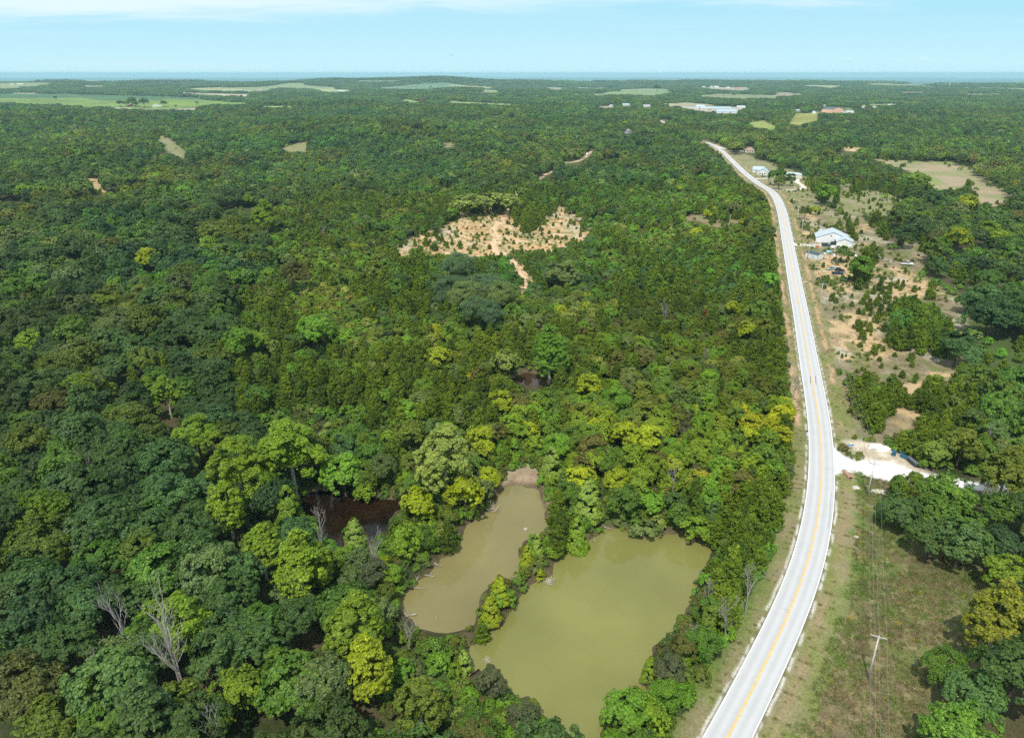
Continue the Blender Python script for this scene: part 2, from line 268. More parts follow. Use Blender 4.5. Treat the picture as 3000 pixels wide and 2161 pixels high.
# buildings far off: px, py of the base, width in photograph px, wall height m, wall, roof, kind, label, azimuth
FARB = [
 (455,313,26,4,'white','pale','low white barn beside a farm road and a row of trees','barn',60),(378,311,14,4,'brown','rust','reddish shed half hidden under the farm trees','shed',80),
 (496,238,10,8,'white','pale','tall white farm building on the far hill','barn',70),(474,239,9,5,'white','grey','low white farm shed left of the tall white farm building','shed',80),(521,239,9,5,'white','pale','small white barn right of the tall white farm building','shed',95),
 (584,239,9,4,'white','pale','lone white roofed farm shed on the far hill','shed',90),(34,249,10,5,'white','grey','white farmhouse at the left foot of the wooded hill','house',70),(58,248,18,4,'cream','grey','long cream farm shed at the foot of the wooded hill','shed',90),
 (184,270,24,4,'tan','orange','farm building with an orange roof above the green field','barn',90),(356,271,16,4,'grey','grey','grey farmhouse behind the hedge of the green field','house',85),(533,275,16,4,'grey','bluegrey','blue grey roofed farmhouse at the field corner','house',80),
 (760,265,16,4,'white','brown','white house with brown roof in the distant trees','house',80),(945,241,11,6,'white','pale','white barn of the far hill farm, larger of the two','barn',80),(920,241,7,5,'white','pale','white barn of the far hill farm, smaller of the two','shed',80),
 (914,280,8,3,'white','grey','small white house showing between tree tops','house',80),(920,297,12,3.5,'grey','bluegrey','house with a blue grey roof among the tree tops','house',100),(1001,269,22,3.5,'white','pale','long white poultry shed by the pale field','shed',92),
 (1061,267,6,4,'white','pale','tiny white shed beside the long poultry shed','shed',80),(1431,248,20,7,'white','bluegrey','large white farmhouse on the ridge beyond the big field','house',80),(1428,254,24,4,'white','rust','white barn with red side below the ridge farmhouse','barn',88),
 (1474,253,9,4,'white','grey','small white shed right of the ridge farmhouse','shed',80),(1702,262,16,7,'white','pale','solitary white barn in the distant woods','barn',80),(1791,313,10,5,'white','pale','white house left of the round lime tree','house',60),
 (1834,310,20,4.5,'white','bluegrey','white bungalow right of the round lime tree','house',85),(1895,314,20,4.5,'cream','grey','cream house at the tree gap of the far road','house',85),(1839,390,18,4,'grey','greyroof','grey hip roofed house hidden in the middle wood','house',45),
 (2098,324,88,6,'tan','bluegrey','long low warehouse with pale blue roof','warehouse',97),(2130,332,58,5,'white','bluegrey','white fronted warehouse before the long low one','warehouse',97),(2052,316,26,5,'white','pale','end shed of the warehouse yard','shed',80),(2172,317,24,4,'cream','pale','cream shed at the outer end of the warehouse yard','shed',90),
 (2062,257,10,7,'white','rust','farm building with red trim at the far grain yard','barn',85),(2085,257,7,10,'white','pale','tall grain elevator of the far farm yard','silo building',60),(2100,257,14,9,'white','bluegrey','white mill building of the far farm yard','barn',85),(2133,258,9,6,'white','pale','white shed right of the mill building','shed',85),(2160,259,12,3,'brown','rust','red roofed shed at the end of the grain yard','shed',90),
 (2019,273,14,4.5,'cream','tan','cream house in the far pasture','house',75),(2452,330,66,9,'peach','dark','large peach coloured barn with a dark roof','barn',50),(2490,331,22,3,'white','pale','low white lean-to right of the peach barn','shed',80),(2386,332,13,5,'white','pale','small white gabled shed left of the peach barn','shed',20),(2338,327,14,4,'grey','bluegrey','grey house at the wood edge left of the white shed','house',80),
 (2610,311,14,4,'white','pale','white trailer home beyond the dark oaks','trailer home',90),(2561,316,10,4,'white','grey','small white house beyond the peach barn','house',80),(2415,312,6,4,'grey','bluegrey','tiny blue roofed shed behind the peach barn','shed',80),(2878,255,10,5,'white','pale','white farmhouse near the far water tower','house',80),(2530,316,10,4,'cream','grey','cream outbuilding right of the low lean-to','shed',80),
 (2320,250,9,4,'white','pale','white roofed farmhouse on the far meadow ridge','house',80),(2652,267,6,4,'cream','pale','pair-roofed cottage on the tan far field','house',60)]
for b in FARB: HOUSEVIS.append([(b[0]-b[2]*.5-1, b[1]-max(b[2]*.3, 5)-2), (b[0]+b[2]*.5+1, b[1]-max(b[2]*.3, 5)-2), (b[0]+b[2]*.5+1, b[1]+1.5), (b[0]-b[2]*.5-1, b[1]+1.5)])
# ---------------------------------------------------------------- building blocks
def coll_link(o): sc.collection.objects.link(o)
def mesh_np(name, V, Fq, smooth=False):
    """V (n,3); Fq list of equal length faces array (m,k)"""
    me = bpy.data.meshes.new(name); V = np.asarray(V, np.float32); Fq = np.asarray(Fq, np.int32); m, k = Fq.shape
    me.vertices.add(len(V)); me.vertices.foreach_set('co', V.ravel())
    me.loops.add(m*k); me.loops.foreach_set('vertex_index', Fq.ravel())
    me.polygons.add(m); me.polygons.foreach_set('loop_start', np.arange(0, m*k, k, dtype=np.int32)); me.polygons.foreach_set('loop_total', np.full(m, k, np.int32))
    if smooth: me.polygons.foreach_set('use_smooth', np.ones(m, bool))
    me.update(calc_edges=True); return me
def obj(name, me, m=None, parent=None, **props):
    o = bpy.data.objects.new(name, me); coll_link(o)
    if m and me and not me.materials: me.materials.append(m)
    if parent: o.parent = parent
    for k, v in props.items(): o[k] = v
    return o
def thing(name, label, cat, loc=(0, 0, 0), rz=0, group=None, sc_=1):
    o = bpy.data.objects.new(name, None); coll_link(o); o.location = loc; o.rotation_euler = (0, 0, rz); o.scale = (sc_,)*3
    o.empty_display_size = .5; o['label'] = label; o['category'] = cat
    if group: o['group'] = group
    return o
def nmat(name):
    m = bpy.data.materials.new(name); m.use_nodes = True; t = m.node_tree; t.nodes.clear()
    o = t.nodes.new('ShaderNodeOutputMaterial'); b = t.nodes.new('ShaderNodeBsdfPrincipled'); t.links.new(b.outputs[0], o.inputs[0])
    return m, t, b, o
def mat(name, col, rough=.7, metal=0, var=.12, scale=2.0, spec=.4, bump=0):
    m, t, b, o = nmat(name); n = t.nodes.new('ShaderNodeTexNoise'); n.inputs['Scale'].default_value = scale; n.inputs['Detail'].default_value = 4
    c = t.nodes.new('ShaderNodeTexCoord'); t.links.new(c.outputs['Object'], n.inputs[0])
    r = t.nodes.new('ShaderNodeMapRange'); t.links.new(n.outputs[0], r.inputs[0]); r.inputs[1].default_value = .3; r.inputs[2].default_value = .7; r.inputs[3].default_value = 1-var; r.inputs[4].default_value = 1+var
    x = t.nodes.new('ShaderNodeVectorMath'); x.operation = 'SCALE'; x.inputs[0].default_value = col; t.links.new(r.outputs[0], x.inputs['Scale'])
    t.links.new(x.outputs[0], b.inputs['Base Color']); b.inputs['Roughness'].default_value = rough; b.inputs['Metallic'].default_value = metal; b.inputs['Specular IOR Level'].default_value = spec
    if bump:
        bm = t.nodes.new('ShaderNodeBump'); bm.inputs['Strength'].default_value = bump; bm.inputs['Distance'].default_value = .05; t.links.new(n.outputs[0], bm.inputs['Height']); t.links.new(bm.outputs[0], b.inputs['Normal'])
    return m
class MB:
    def __init__(s): s.v = []; s.f = []
    def box(s, c, d, rz=0, tx=1, ty=1):
        i = len(s.v); ca, sa = math.cos(rz), math.sin(rz)
        for k in range(8):
            q = (1 if k & 4 else 0); x = (1 if k & 1 else -1)*d[0]/2*(tx if q else 1); y = (1 if k & 2 else -1)*d[1]/2*(ty if q else 1); z = (1 if q else -1)*d[2]/2
            s.v.append((c[0]+x*ca-y*sa, c[1]+x*sa+y*ca, c[2]+z))
        s.f += [[i+a for a in q] for q in ((0, 2, 3, 1), (4, 5, 7, 6), (0, 1, 5, 4), (2, 6, 7, 3), (0, 4, 6, 2), (1, 3, 7, 5))]; return s
    def poly(s, V, F):
        i = len(s.v); s.v += [tuple(p) for p in V]; s.f += [[i+a for a in q] for q in F]; return s
    def prism(s, prof, y0, y1):            # profile in x,z extruded along y
        n = len(prof); s.poly([(x, y0, z) for x, z in prof]+[(x, y1, z) for x, z in prof], [list(range(n)), list(range(2*n-1, n-1, -1))]+[[k, n+k, n+(k+1) % n, (k+1) % n] for k in range(n)]); return s
    def tube(s, P, r, n=6, cap=True):
        P = [Vector(p) for p in P]; m = len(P); r = r if hasattr(r, '__len__') else [r]*m; i0 = len(s.v)
        for k in range(m):
            t = (P[min(k+1, m-1)]-P[max(k-1, 0)]).normalized(); a = t.orthogonal().normalized() if k == 0 else (a-t*a.dot(t)).normalized(); b = t.cross(a)
            for j in range(n):
                q = 2*math.pi*j/n; s.v.append(tuple(P[k]+(a*math.cos(q)+b*math.sin(q))*r[k]))
        for k in range(m-1):
            for j in range(n): s.f.append([i0+k*n+j, i0+k*n+(j+1) % n, i0+(k+1)*n+(j+1) % n, i0+(k+1)*n+j])
        if cap: s.f += [[i0+j for j in range(n)][::-1], [i0+(m-1)*n+j for j in range(n)]]
        return s
    def mesh(s, name, bevel=0, smooth=False):
        me = bpy.data.meshes.new(name); me.from_pydata(s.v, [], s.f)
        if smooth: me.polygons.foreach_set('use_smooth', [True]*len(s.f))
        me.update(); return me
    def build(s, name, m, parent=None, smooth=False, **props): return obj(name, s.mesh(name, smooth=smooth), m, parent, **props)

# ---------------------------------------------------------------- the ground, one sheet from under the camera to the horizon
A_ = np.concatenate([np.arange(-180, -47, 7.0), np.arange(-47, 47.01, 0.13), np.arange(54, 180, 7.0)]); A_ = A_[A_ < 179.9]
rr = [0, 8, 20, 32, 44]
while rr[-1] < 45500: rr.append(rr[-1]*(1.0062 if rr[-1] < 2500 else 1.012))
rr = np.array(rr); na, nr = len(A_), len(rr)
AA, RR = np.meshgrid(np.radians(A_), rr); GX = RR*np.sin(AA); GY = RR*np.cos(AA)
GZ = hgt(GX, GY)
gx, gy = GX.ravel(), GY.ravel()
pool = lambda P, zf=None: wp(P, hgt0)
def lay(C, P, col, soft=1.5, jag=2.0, grow=0, s=0, xy=True, amt=1.0, js=7.0):
    Wd = pool(P) if xy else P; d = sdist(gx, gy, Wd); k = d < 40+abs(grow)+jag*3
    if not k.any(): return
    x, y = gx[k], gy[k]; dist = np.hypot(x, y); ss = soft*(1+dist/500); jj = jag*(1+dist/700)
    dd = d[k]-grow+(fbm(x/js, y/js, s, 3)-.5)*2*jj
    t = sstep(ss, -ss, dd)*amt
    c = np.array(col) if not callable(col) else col(x, y)
    C[k] = C[k]*(1-t[:, None])+c*t[:, None]
def mixc(a, b, t): t = np.asarray(t)[:, None]; return np.asarray(a)*(1-t)+np.asarray(b)*t
def clay(x, y):
    n = fbm(x/9, y/9, 3, 4); m = fbm(x/2.3, y/2.3, 9, 3); q = fbm(x/22, y/30, 31, 3)
    c = mixc((.47, .275, .13), (.56, .375, .215), sstep(.35, .65, n)); c = mixc(c, (.33, .28, .15), sstep(.46, .64, m)*.75); c = mixc(c, (.36, .32, .26), sstep(.57, .7, q)*.55)
    return mixc(c, (.15, .16, .055), sstep(.54, .64, fbm(x/3.1, y/3.1, 77, 3))*.8)
def yardc(x, y):
    n = fbm(x/16, y/16, 13, 4); m = fbm(x/4, y/4, 19, 3); q = fbm(x/34, y/26, 41, 4)
    c = mixc((.165, .145, .07), (.215, .175, .11), sstep(.35, .6, m)); c = mixc(c, (.44, .31, .17), sstep(.50, .62, q)); c = mixc(c, (.36, .33, .24), sstep(.56, .68, n)*.8)
    c = mixc(c, (.13, .15, .045), sstep(.58, .68, fbm(x/7, y/7, 53, 3))*.85); return mixc(c, (.155, .12, .075), sstep(.57, .66, fbm(x/3, y/3, 63, 3))*.6)
def lawn(x, y):
    c = mixc((.20, .195, .085), (.24, .21, .125), sstep(.4, .6, fbm(x/12, y/18, 23, 3))); return mixc(c, (.15, .17, .055), sstep(.5, .7, fbm(x/5, y/5, 29, 3))*.7)
def meadow(x, y):
    n = fbm(x/14, y/14, 43, 4); m = fbm(x/2.2, y/2.2, 47, 3); q = fbm(x/6, y/6, 57, 3)
    c = mixc((.115, .12, .042), (.165, .135, .070), sstep(.38, .62, n)); c = mixc(c, (.13, .095, .055), sstep(.48, .62, m)*.7); c = mixc(c, (.11, .15, .035), sstep(.5, .66, q)*.6)
    return mixc(c, (.25, .21, .11), sstep(.58, .7, fbm(x/1.4, y/1.4, 49, 2))*.6)
def rfield(x, y):
    c = mixc((.30, .235, .15), (.22, .215, .10), sstep(.46, .62, fbm(x/30, y/25, 61, 4))); return mixc(c, (.17, .225, .06), sstep(.58, .70, fbm(x/30, y/50, 67, 3))*.8)
def gravel(x, y): return mixc((.72, .69, .66), (.62, .585, .54), sstep(.45, .7, fbm(x/1.8, y/1.8, 71, 3)))
def pull(x, y):
    c = mixc((.52, .45, .36), (.42, .35, .26), sstep(.4, .62, fbm(x/3, y/3, 73, 4))); return mixc(c, (.34, .28, .17), sstep(.56, .7, fbm(x/1.6, y/1.6, 79, 2))*.6)
n1 = fbm(gx/7, gy/7, 1, 3)
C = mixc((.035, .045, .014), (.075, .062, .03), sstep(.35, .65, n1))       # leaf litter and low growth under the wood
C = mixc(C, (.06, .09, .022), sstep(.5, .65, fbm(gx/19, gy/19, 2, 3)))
fr = sstep(2500, 5000, np.hypot(gx, gy)); C = mixc(C, (.045, .07, .03), fr)
# far open country between the woods
ff = fbm(gx/800+7, gy/2000, 91, 3); rr_ = np.hypot(gx, gy)
C = mixc(C, mixc((.24, .25, .13), (.15, .21, .09), fbm(gx/800, gy/800, 95, 2)), sstep(.60, .62, ff)*sstep(4300, 5000, rr_)*sstep(36000, 26000, rr_))
lay(C, YARD, yardc, grow=5, jag=2.5, s=11); lay(C, YARD4, yardc, grow=3, s=19); lay(C, YARD2, lawn, grow=3, s=12); lay(C, YARD2[9:16], yardc, grow=0, jag=4, s=12)
lay(C, YARD3, lawn, grow=4, s=14); lay(C, MEADOW, meadow, grow=5, s=15); lay(C, RFIELD, rfield, grow=4, s=16)
lay(C, WFIELD, yardc, grow=2, s=17); lay(C, SAVANNA, lawn, grow=8, s=18)
for i, P in enumerate(CLEARS): lay(C, P, (lawn, clay, lawn, lawn, clay, lambda x, y: mixc((.24, .16, .11), (.17, .19, .07), fbm(x/9, y/9, 5, 3)), yardc)[i], grow=2, s=20+i)
for i, (P, c) in enumerate(FIELDS):
    def fc(x, y, c=np.array(c)): c = c*np.array([.86, .84, .80]); return mixc(c*.86, c*1.12, sstep(.35, .65, fbm(x/90, y/60, 83, 4)))*(.93+.14*vn(x/7, y/35, 8))[:, None]
    lay(C, P, fc, soft=2, jag=2, grow=3, s=30+i)
lay(C, CLAY, clay, grow=3, jag=3, s=50)
lay(C, MUD, lambda x, y: mixc((.30, .22, .15), (.24, .17, .11), sstep(.4, .6, fbm(x/2, y/2, 7, 3))), grow=1.0, jag=.6, s=52)
lay(C, Z(1500,1180,[(-60,560),(240,520),(250,610),(120,560),(0,600),(-70,660)]), (.34, .31, .19), grow=.5, jag=1, s=53)
lay(C, Z(1500,1180,[(-60,430),(180,430),(230,520),(100,545),(-50,570)]), (.13, .2, .04), grow=1, jag=1, s=54)
for P in (WP_BROWN, WP_OLIVE, WP_DARK, WP_SMALL):
    lay(C, P, (.105, .08, .045), grow=1.0, soft=.7, jag=.9, s=55, xy=False)
# road verges: ditch grass, clay cut bank, mown strip
dr = np.full(gx.shape, 1e6); kk = (np.abs(gx) < 900) & (gy > 20) & (gy < 2400) & (rr_ < 2500)
def roadside(P, X, Y):
    """signed distance: positive to the right of the way"""
    P = np.asarray(P); best = np.full(X.shape, 1e9); sg = np.zeros(X.shape); al = np.zeros(X.shape); acc = 0
    for i in range(len(P)-1):
        a = P[i]; v = P[i+1]-a; L = np.hypot(*v)+1e-9; t = np.clip(((X-a[0])*v[0]+(Y-a[1])*v[1])/L**2, 0, 1)
        d = np.hypot(X-a[0]-t*v[0], Y-a[1]-t*v[1]); k = d < best
        best = np.where(k, d, best); sg = np.where(k, np.sign((X-a[0])*v[1]-(Y-a[1])*v[0]), sg); al = np.where(k, acc+t*L, al); acc += L
    return best*sg, al
near = kk & (sdist(gx, gy, np.concatenate([RC[::6]+[-60, 0], RC[::-6]+[60, 0]])) < 1)
idx = np.where(near)[0]
sd, al = roadside(RC[::3], gx[idx], gy[idx])
x, y = gx[idx], gy[idx]; c = C[idx]; j = (fbm(x/4, y/4, 101, 3)-.5)*3; j2 = (fbm(x/11, y/11, 103, 2)-.5)*4
def band(a, b, s=.5, jj=1.0): q = sd+j*jj; return sstep(a-s, a+s, q)*sstep(b+s, b-s, q)
ag = np.abs(sd)
c = mixc(c, mixc((.165, .17, .06), (.21, .18, .095), sstep(.4, .6, fbm(x/5, y/9, 105, 3))), band(-9.5, 3, 1, .8))
c = mixc(c, mixc((.17, .18, .06), (.22, .19, .10), sstep(.35, .6, fbm(x/4, y/7, 107, 3))), band(3, 10, 1, .8))
nearr = sstep(330, 250, y)
c = mixc(c, (.27, .19, .11), band(5.4, 6.1, .4, .4)*(.25+.5*sstep(.35, .55, vn(x/3, y/9, 7)))*sstep(175, 150, y))
c = mixc(c, (.42, .27, .165), band(6.6, 8.0, .4, .7)*sstep(150, 190, y)*sstep(.38, .55, vn(x/5, y/11, 8))*.9)
c = mixc(c, (.45, .29, .18), band(-7.3, -5.6, .5, .8)*sstep(185, 200, y)*sstep(.35, .5, vn(x/5, y/10, 9))*.9)
c = mixc(c, (.105, .155, .035), band(8.2, 10.2, .9, 1.3)*sstep(176, 160, y)*(.35+.5*sstep(100, 140, y))*sstep(.3, .5, vn(x/2, y/5, 17)))
c = mixc(c, (.08, .14, .02), band(-12, -6.5, 1.5, .9)*sstep(140, 120, y)*.7)
# pale gravel shoulder
c = mixc(c, (.12, .12, .06), sstep(4.3, 3.5, ag)*.6)
sh = np.exp(-((ag-3.85+(vn(x/3, y/3, 3)-.5)*.35)/.26)**2)*sstep(.34, .52, fbm(x/1.7, y/1.7, 111, 2)+.02)
c = mixc(c, (.54, .50, .45), sh*(.35+.65*sstep(330, 200, y)))
C[idx] = c
lay(C, PULLOFF, pull, grow=1.0, jag=1.2, s=60); lay(C, DRIVE_POLY, gravel, grow=.5, jag=.5, soft=.5, s=61)
for P in TRACKS:
    w_ = 4.0
    d = segdist(gx, gy, P[::2], False); t = sstep(w_/2+1.2, w_/2-.8, d+(fbm(gx/5, gy/5, 4, 2)-.5)*2); rut = np.exp(-((d-.9)/.45)**2)
    C = mixc(C, mixc((.60, .42, .27), (.50, .34, .21), rut), t)
for k_, (P, w_) in WAYS.items():
    d = segdist(gx, gy, P[::2], False); C = mixc(C, (.62, .57, .50), sstep(w_/2+.5, w_/2-.3, d+(vn(gx/2, gy/2, 4)-.5)*.8))
C *= (.88+.24*fbm(gx/1.3, gy/1.3, 121, 2))[:, None]
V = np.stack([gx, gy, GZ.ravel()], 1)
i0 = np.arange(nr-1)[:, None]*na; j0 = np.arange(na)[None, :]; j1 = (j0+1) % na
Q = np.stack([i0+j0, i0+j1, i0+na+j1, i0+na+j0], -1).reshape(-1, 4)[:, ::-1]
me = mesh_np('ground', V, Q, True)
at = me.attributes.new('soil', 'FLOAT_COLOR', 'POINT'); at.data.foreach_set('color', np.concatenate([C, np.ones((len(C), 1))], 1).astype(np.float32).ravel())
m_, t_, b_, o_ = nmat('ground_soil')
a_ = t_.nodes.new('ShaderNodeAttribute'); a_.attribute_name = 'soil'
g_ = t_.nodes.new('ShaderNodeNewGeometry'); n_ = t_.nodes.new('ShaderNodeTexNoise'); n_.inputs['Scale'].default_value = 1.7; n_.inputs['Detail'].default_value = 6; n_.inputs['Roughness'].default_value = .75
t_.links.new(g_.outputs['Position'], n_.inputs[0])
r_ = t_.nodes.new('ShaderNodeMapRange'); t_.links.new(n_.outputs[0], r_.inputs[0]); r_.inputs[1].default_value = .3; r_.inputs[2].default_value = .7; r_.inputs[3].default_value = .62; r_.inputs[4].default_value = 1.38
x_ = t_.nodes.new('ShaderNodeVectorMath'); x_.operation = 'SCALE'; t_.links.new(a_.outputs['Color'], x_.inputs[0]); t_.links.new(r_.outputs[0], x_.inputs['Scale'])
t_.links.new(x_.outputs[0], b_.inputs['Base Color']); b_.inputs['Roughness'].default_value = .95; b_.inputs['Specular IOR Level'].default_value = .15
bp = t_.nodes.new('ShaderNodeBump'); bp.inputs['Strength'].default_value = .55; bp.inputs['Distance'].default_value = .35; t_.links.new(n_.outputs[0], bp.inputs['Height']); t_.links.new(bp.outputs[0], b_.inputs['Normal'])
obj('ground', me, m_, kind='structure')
del GX, GY, AA, RR

# ---------------------------------------------------------------- road
def ribbon(P, offs, dz, name, m, parent=None, sub=1, **pr):
    """strip along P between lateral offsets"""
    P = np.asarray(P); T = np.gradient(P, axis=0); T /= np.linalg.norm(T, axis=1)[:, None]+1e-9; Nn = np.stack([T[:, 1], -T[:, 0]], 1)
    Vs = []; offs = np.asarray(offs, float)
    for o in offs:
        q = P+Nn*(o if np.ndim(o) == 0 else o[:, None]); Vs.append(np.column_stack([q, hgt(P[:, 0], P[:, 1])+dz]))
    k = len(Vs); n = len(P); V = np.stack(Vs, 1).reshape(-1, 3); a = (np.arange(n-1)[:, None]*k+np.arange(k-1)[None]).ravel()
    return obj(name, mesh_np(name, V, np.stack([a, a+k, a+k+1, a+1], 1)[:, ::-1], False), m, parent, **pr)
m_, t_, b_, o_ = nmat('road_asphalt')
def nn(t, typ, **k):
    n = t.nodes.new(typ)
    for a, b in k.items(): setattr(n, a, b)
    return n
g_ = nn(t_, 'ShaderNodeNewGeometry'); n_ = nn(t_, 'ShaderNodeTexNoise'); n_.inputs['Scale'].default_value = .25; n_.inputs['Detail'].default_value = 8; n_.inputs['Roughness'].default_value = .7; t_.links.new(g_.outputs['Position'], n_.inputs[0])
u_ = nn(t_, 'ShaderNodeAttribute', attribute_name='lane'); wv = nn(t_, 'ShaderNodeMath', operation='SINE'); mu = nn(t_, 'ShaderNodeMath', operation='MULTIPLY'); mu.inputs[1].default_value = 3.6; t_.links.new(u_.outputs['Fac'], mu.inputs[0]); t_.links.new(mu.outputs[0], wv.inputs[0])
cr = nn(t_, 'ShaderNodeMix', data_type='RGBA'); cr.inputs[6].default_value = (.375, .375, .38, 1); cr.inputs[7].default_value = (.475, .475, .478, 1); t_.links.new(n_.outputs[0], cr.inputs[0])
sc2 = nn(t_, 'ShaderNodeVectorMath', operation='SCALE'); t_.links.new(cr.outputs[2], sc2.inputs[0]); ma = nn(t_, 'ShaderNodeMath', operation='MULTIPLY_ADD'); ma.inputs[1].default_value = .065; ma.inputs[2].default_value = 1; t_.links.new(wv.outputs[0], ma.inputs[0]); t_.links.new(ma.outputs[0], sc2.inputs['Scale'])
t_.links.new(sc2.outputs[0], b_.inputs['Base Color']); b_.inputs['Roughness'].default_value = .85
RDM = m_
PR = smooth(catmull(RC[::2], 2.0), 8)
rdo = ribbon(PR, [-3.35, -2.2, -1, 0, 1, 2.2, 3.35], .10, 'road', RDM, kind='structure')
la = rdo.data.attributes.new('lane', 'FLOAT', 'POINT'); la.data.foreach_set('value', np.tile(np.array([-3.35, -2.2, -1, 0, 1, 2.2, 3.35]), len(PR)).astype(np.float32))
ye = mat('yellow_line_paint', (.72, .40, .035), .6, var=.25, scale=1.5); wh = mat('white_line_paint', (.82, .83, .84), .6, var=.12, scale=1.5)
near = PR[:, 1] < 900
ribbon(PR, [-.20, -.06], .112, 'centre_line', ye, rdo); ribbon(PR, [.06, .20], .112, 'centre_line', ye, rdo)
ribbon(PR, [-3.30, -3.17], .112, 'edge_line', wh, rdo); ribbon(PR, [3.17, 3.30], .112, 'edge_line', wh, rdo)
def roadpt(px, py): x, y, z = on1(px, py); return x, y, z
dk = mat('tar_seal', (.12, .12, .13), .8)
def crack(L, wdt=.07, **k):
    x, y, z = on([p[0] for p in L], [p[1] for p in L]); P = catmull(list(zip(x, y)), .6); rs = np.random.RandomState(int(L[0][0])); P = P+rs.uniform(-.08, .08, P.shape)
    o = ribbon(P, [-wdt/2, wdt/2], .106, 'crack', dk, rdo)
for L in (Z(2250,1150,[(498,668),(540,675),(600,690)]), Z(2250,1620,[(118,485),(150,495),(195,505)]), Z(2250,1150,[(560,880),(548,1050),(535,1200)]), Z(2250,650,[(135,255),(190,258)]), Z(2250,650,[(205,672),(255,672)]), Z(2250,650,[(225,735),(268,738)])): crack(L)
for L in (Z(2250,650,[(375,1370),(378,1435)]), Z(2250,650,[(420,1365),(425,1440)])): crack(L, .22)
# driveway apron of the side road: asphalt fan, flush with the road
P = Z(2250,1150,[(590,515),(640,550),(700,575),(765,595),(765,690),(690,688),(640,694),(603,712)])
x, y, z = on([p[0] for p in P], [p[1] for p in P]); c0 = [float(x.mean()), float(y.mean())]
n = len(x); me = bpy.data.meshes.new('driveway_apron'); me.from_pydata([(a, b, float(h)+.085) for a, b, h in zip(x, y, hgt(x, y))], [], [list(range(n))[::-1]]); me.update()
obj('driveway_apron', me, mat('apron_asphalt', (.52, .52, .53), .85), kind='structure')
# ---------------------------------------------------------------- ponds
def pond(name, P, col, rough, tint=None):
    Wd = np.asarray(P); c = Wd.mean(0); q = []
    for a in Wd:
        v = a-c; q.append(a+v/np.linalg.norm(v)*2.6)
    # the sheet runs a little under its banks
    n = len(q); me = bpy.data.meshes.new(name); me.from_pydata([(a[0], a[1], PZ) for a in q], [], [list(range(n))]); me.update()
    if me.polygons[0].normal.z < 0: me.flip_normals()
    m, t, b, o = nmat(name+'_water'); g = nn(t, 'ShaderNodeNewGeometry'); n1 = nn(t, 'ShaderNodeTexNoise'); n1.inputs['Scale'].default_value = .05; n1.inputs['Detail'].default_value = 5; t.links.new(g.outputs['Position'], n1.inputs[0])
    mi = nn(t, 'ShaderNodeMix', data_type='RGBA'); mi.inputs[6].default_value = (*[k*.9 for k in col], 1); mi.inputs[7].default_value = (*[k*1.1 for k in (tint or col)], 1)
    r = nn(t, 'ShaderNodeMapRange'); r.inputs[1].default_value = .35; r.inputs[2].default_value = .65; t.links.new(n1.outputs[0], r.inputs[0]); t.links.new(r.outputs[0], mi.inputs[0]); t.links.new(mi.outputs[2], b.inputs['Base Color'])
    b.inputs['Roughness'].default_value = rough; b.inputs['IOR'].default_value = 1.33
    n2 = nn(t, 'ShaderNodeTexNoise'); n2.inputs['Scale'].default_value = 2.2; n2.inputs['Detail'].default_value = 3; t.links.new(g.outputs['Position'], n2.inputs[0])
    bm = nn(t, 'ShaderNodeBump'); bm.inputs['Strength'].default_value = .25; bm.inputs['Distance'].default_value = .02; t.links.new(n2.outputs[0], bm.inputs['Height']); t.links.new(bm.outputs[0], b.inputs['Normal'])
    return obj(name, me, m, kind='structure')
pond('pond_water', WP_OLIVE, (.175, .172, .050), .07); pond('pond_water', WP_BROWN, (.180, .155, .062), .08)
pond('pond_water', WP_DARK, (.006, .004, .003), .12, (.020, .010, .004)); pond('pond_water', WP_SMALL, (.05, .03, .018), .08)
# ---------------------------------------------------------------- foliage and bark materials
def leafmat(name, trans=.30, rough=.55, var=.45, spec=.25):
    m, t, b, o = nmat(name)
    a = nn(t, 'ShaderNodeAttribute', attribute_name='color', attribute_type='INSTANCER')
    v = nn(t, 'ShaderNodeAttribute', attribute_name='v', attribute_type='GEOMETRY'); isl = nn(t, 'ShaderNodeNewGeometry')
    r1 = nn(t, 'ShaderNodeMapRange'); t.links.new(isl.outputs['Random Per Island'], r1.inputs[0]); r1.inputs[3].default_value = 1-var; r1.inputs[4].default_value = 1+var
    s1 = nn(t, 'ShaderNodeVectorMath', operation='SCALE'); t.links.new(a.outputs['Color'], s1.inputs[0]); t.links.new(r1.outputs[0], s1.inputs['Scale'])
    # boughs differ a little in hue: some warmer, some cooler
    hue = nn(t, 'ShaderNodeMix', data_type='RGBA', blend_type='MIX'); hue.inputs[6].default_value = (.84, .90, 1.0, 1); hue.inputs[7].default_value = (1.20, 1.12, .80, 1); t.links.new(v.outputs['Fac'], hue.inputs[0])
    mu = nn(t, 'ShaderNodeMix', data_type='RGBA', blend_type='MULTIPLY'); mu.inputs[0].default_value = 1; t.links.new(s1.outputs[0], mu.inputs[6]); t.links.new(hue.outputs[2], mu.inputs[7])
    t.links.new(mu.outputs[2], b.inputs['Base Color']); b.inputs['Roughness'].default_value = rough; b.inputs['Specular IOR Level'].default_value = spec
    tr = nn(t, 'ShaderNodeBsdfTranslucent'); tm = nn(t, 'ShaderNodeMix', data_type='RGBA', blend_type='MULTIPLY'); tm.inputs[0].default_value = 1; t.links.new(mu.outputs[2], tm.inputs[6]); tm.inputs[7].default_value = (1.5, 1.7, .8, 1); t.links.new(tm.outputs[2], tr.inputs[0])
    ms = nn(t, 'ShaderNodeMixShader'); ms.inputs[0].default_value = trans; t.links.new(b.outputs[0], ms.inputs[1]); t.links.new(tr.outputs[0], ms.inputs[2]); t.links.new(ms.outputs[0], o.inputs[0])
    return m
LEAF = leafmat('leaves'); NEEDLE = leafmat('needles', .08, .7, .35, .15)
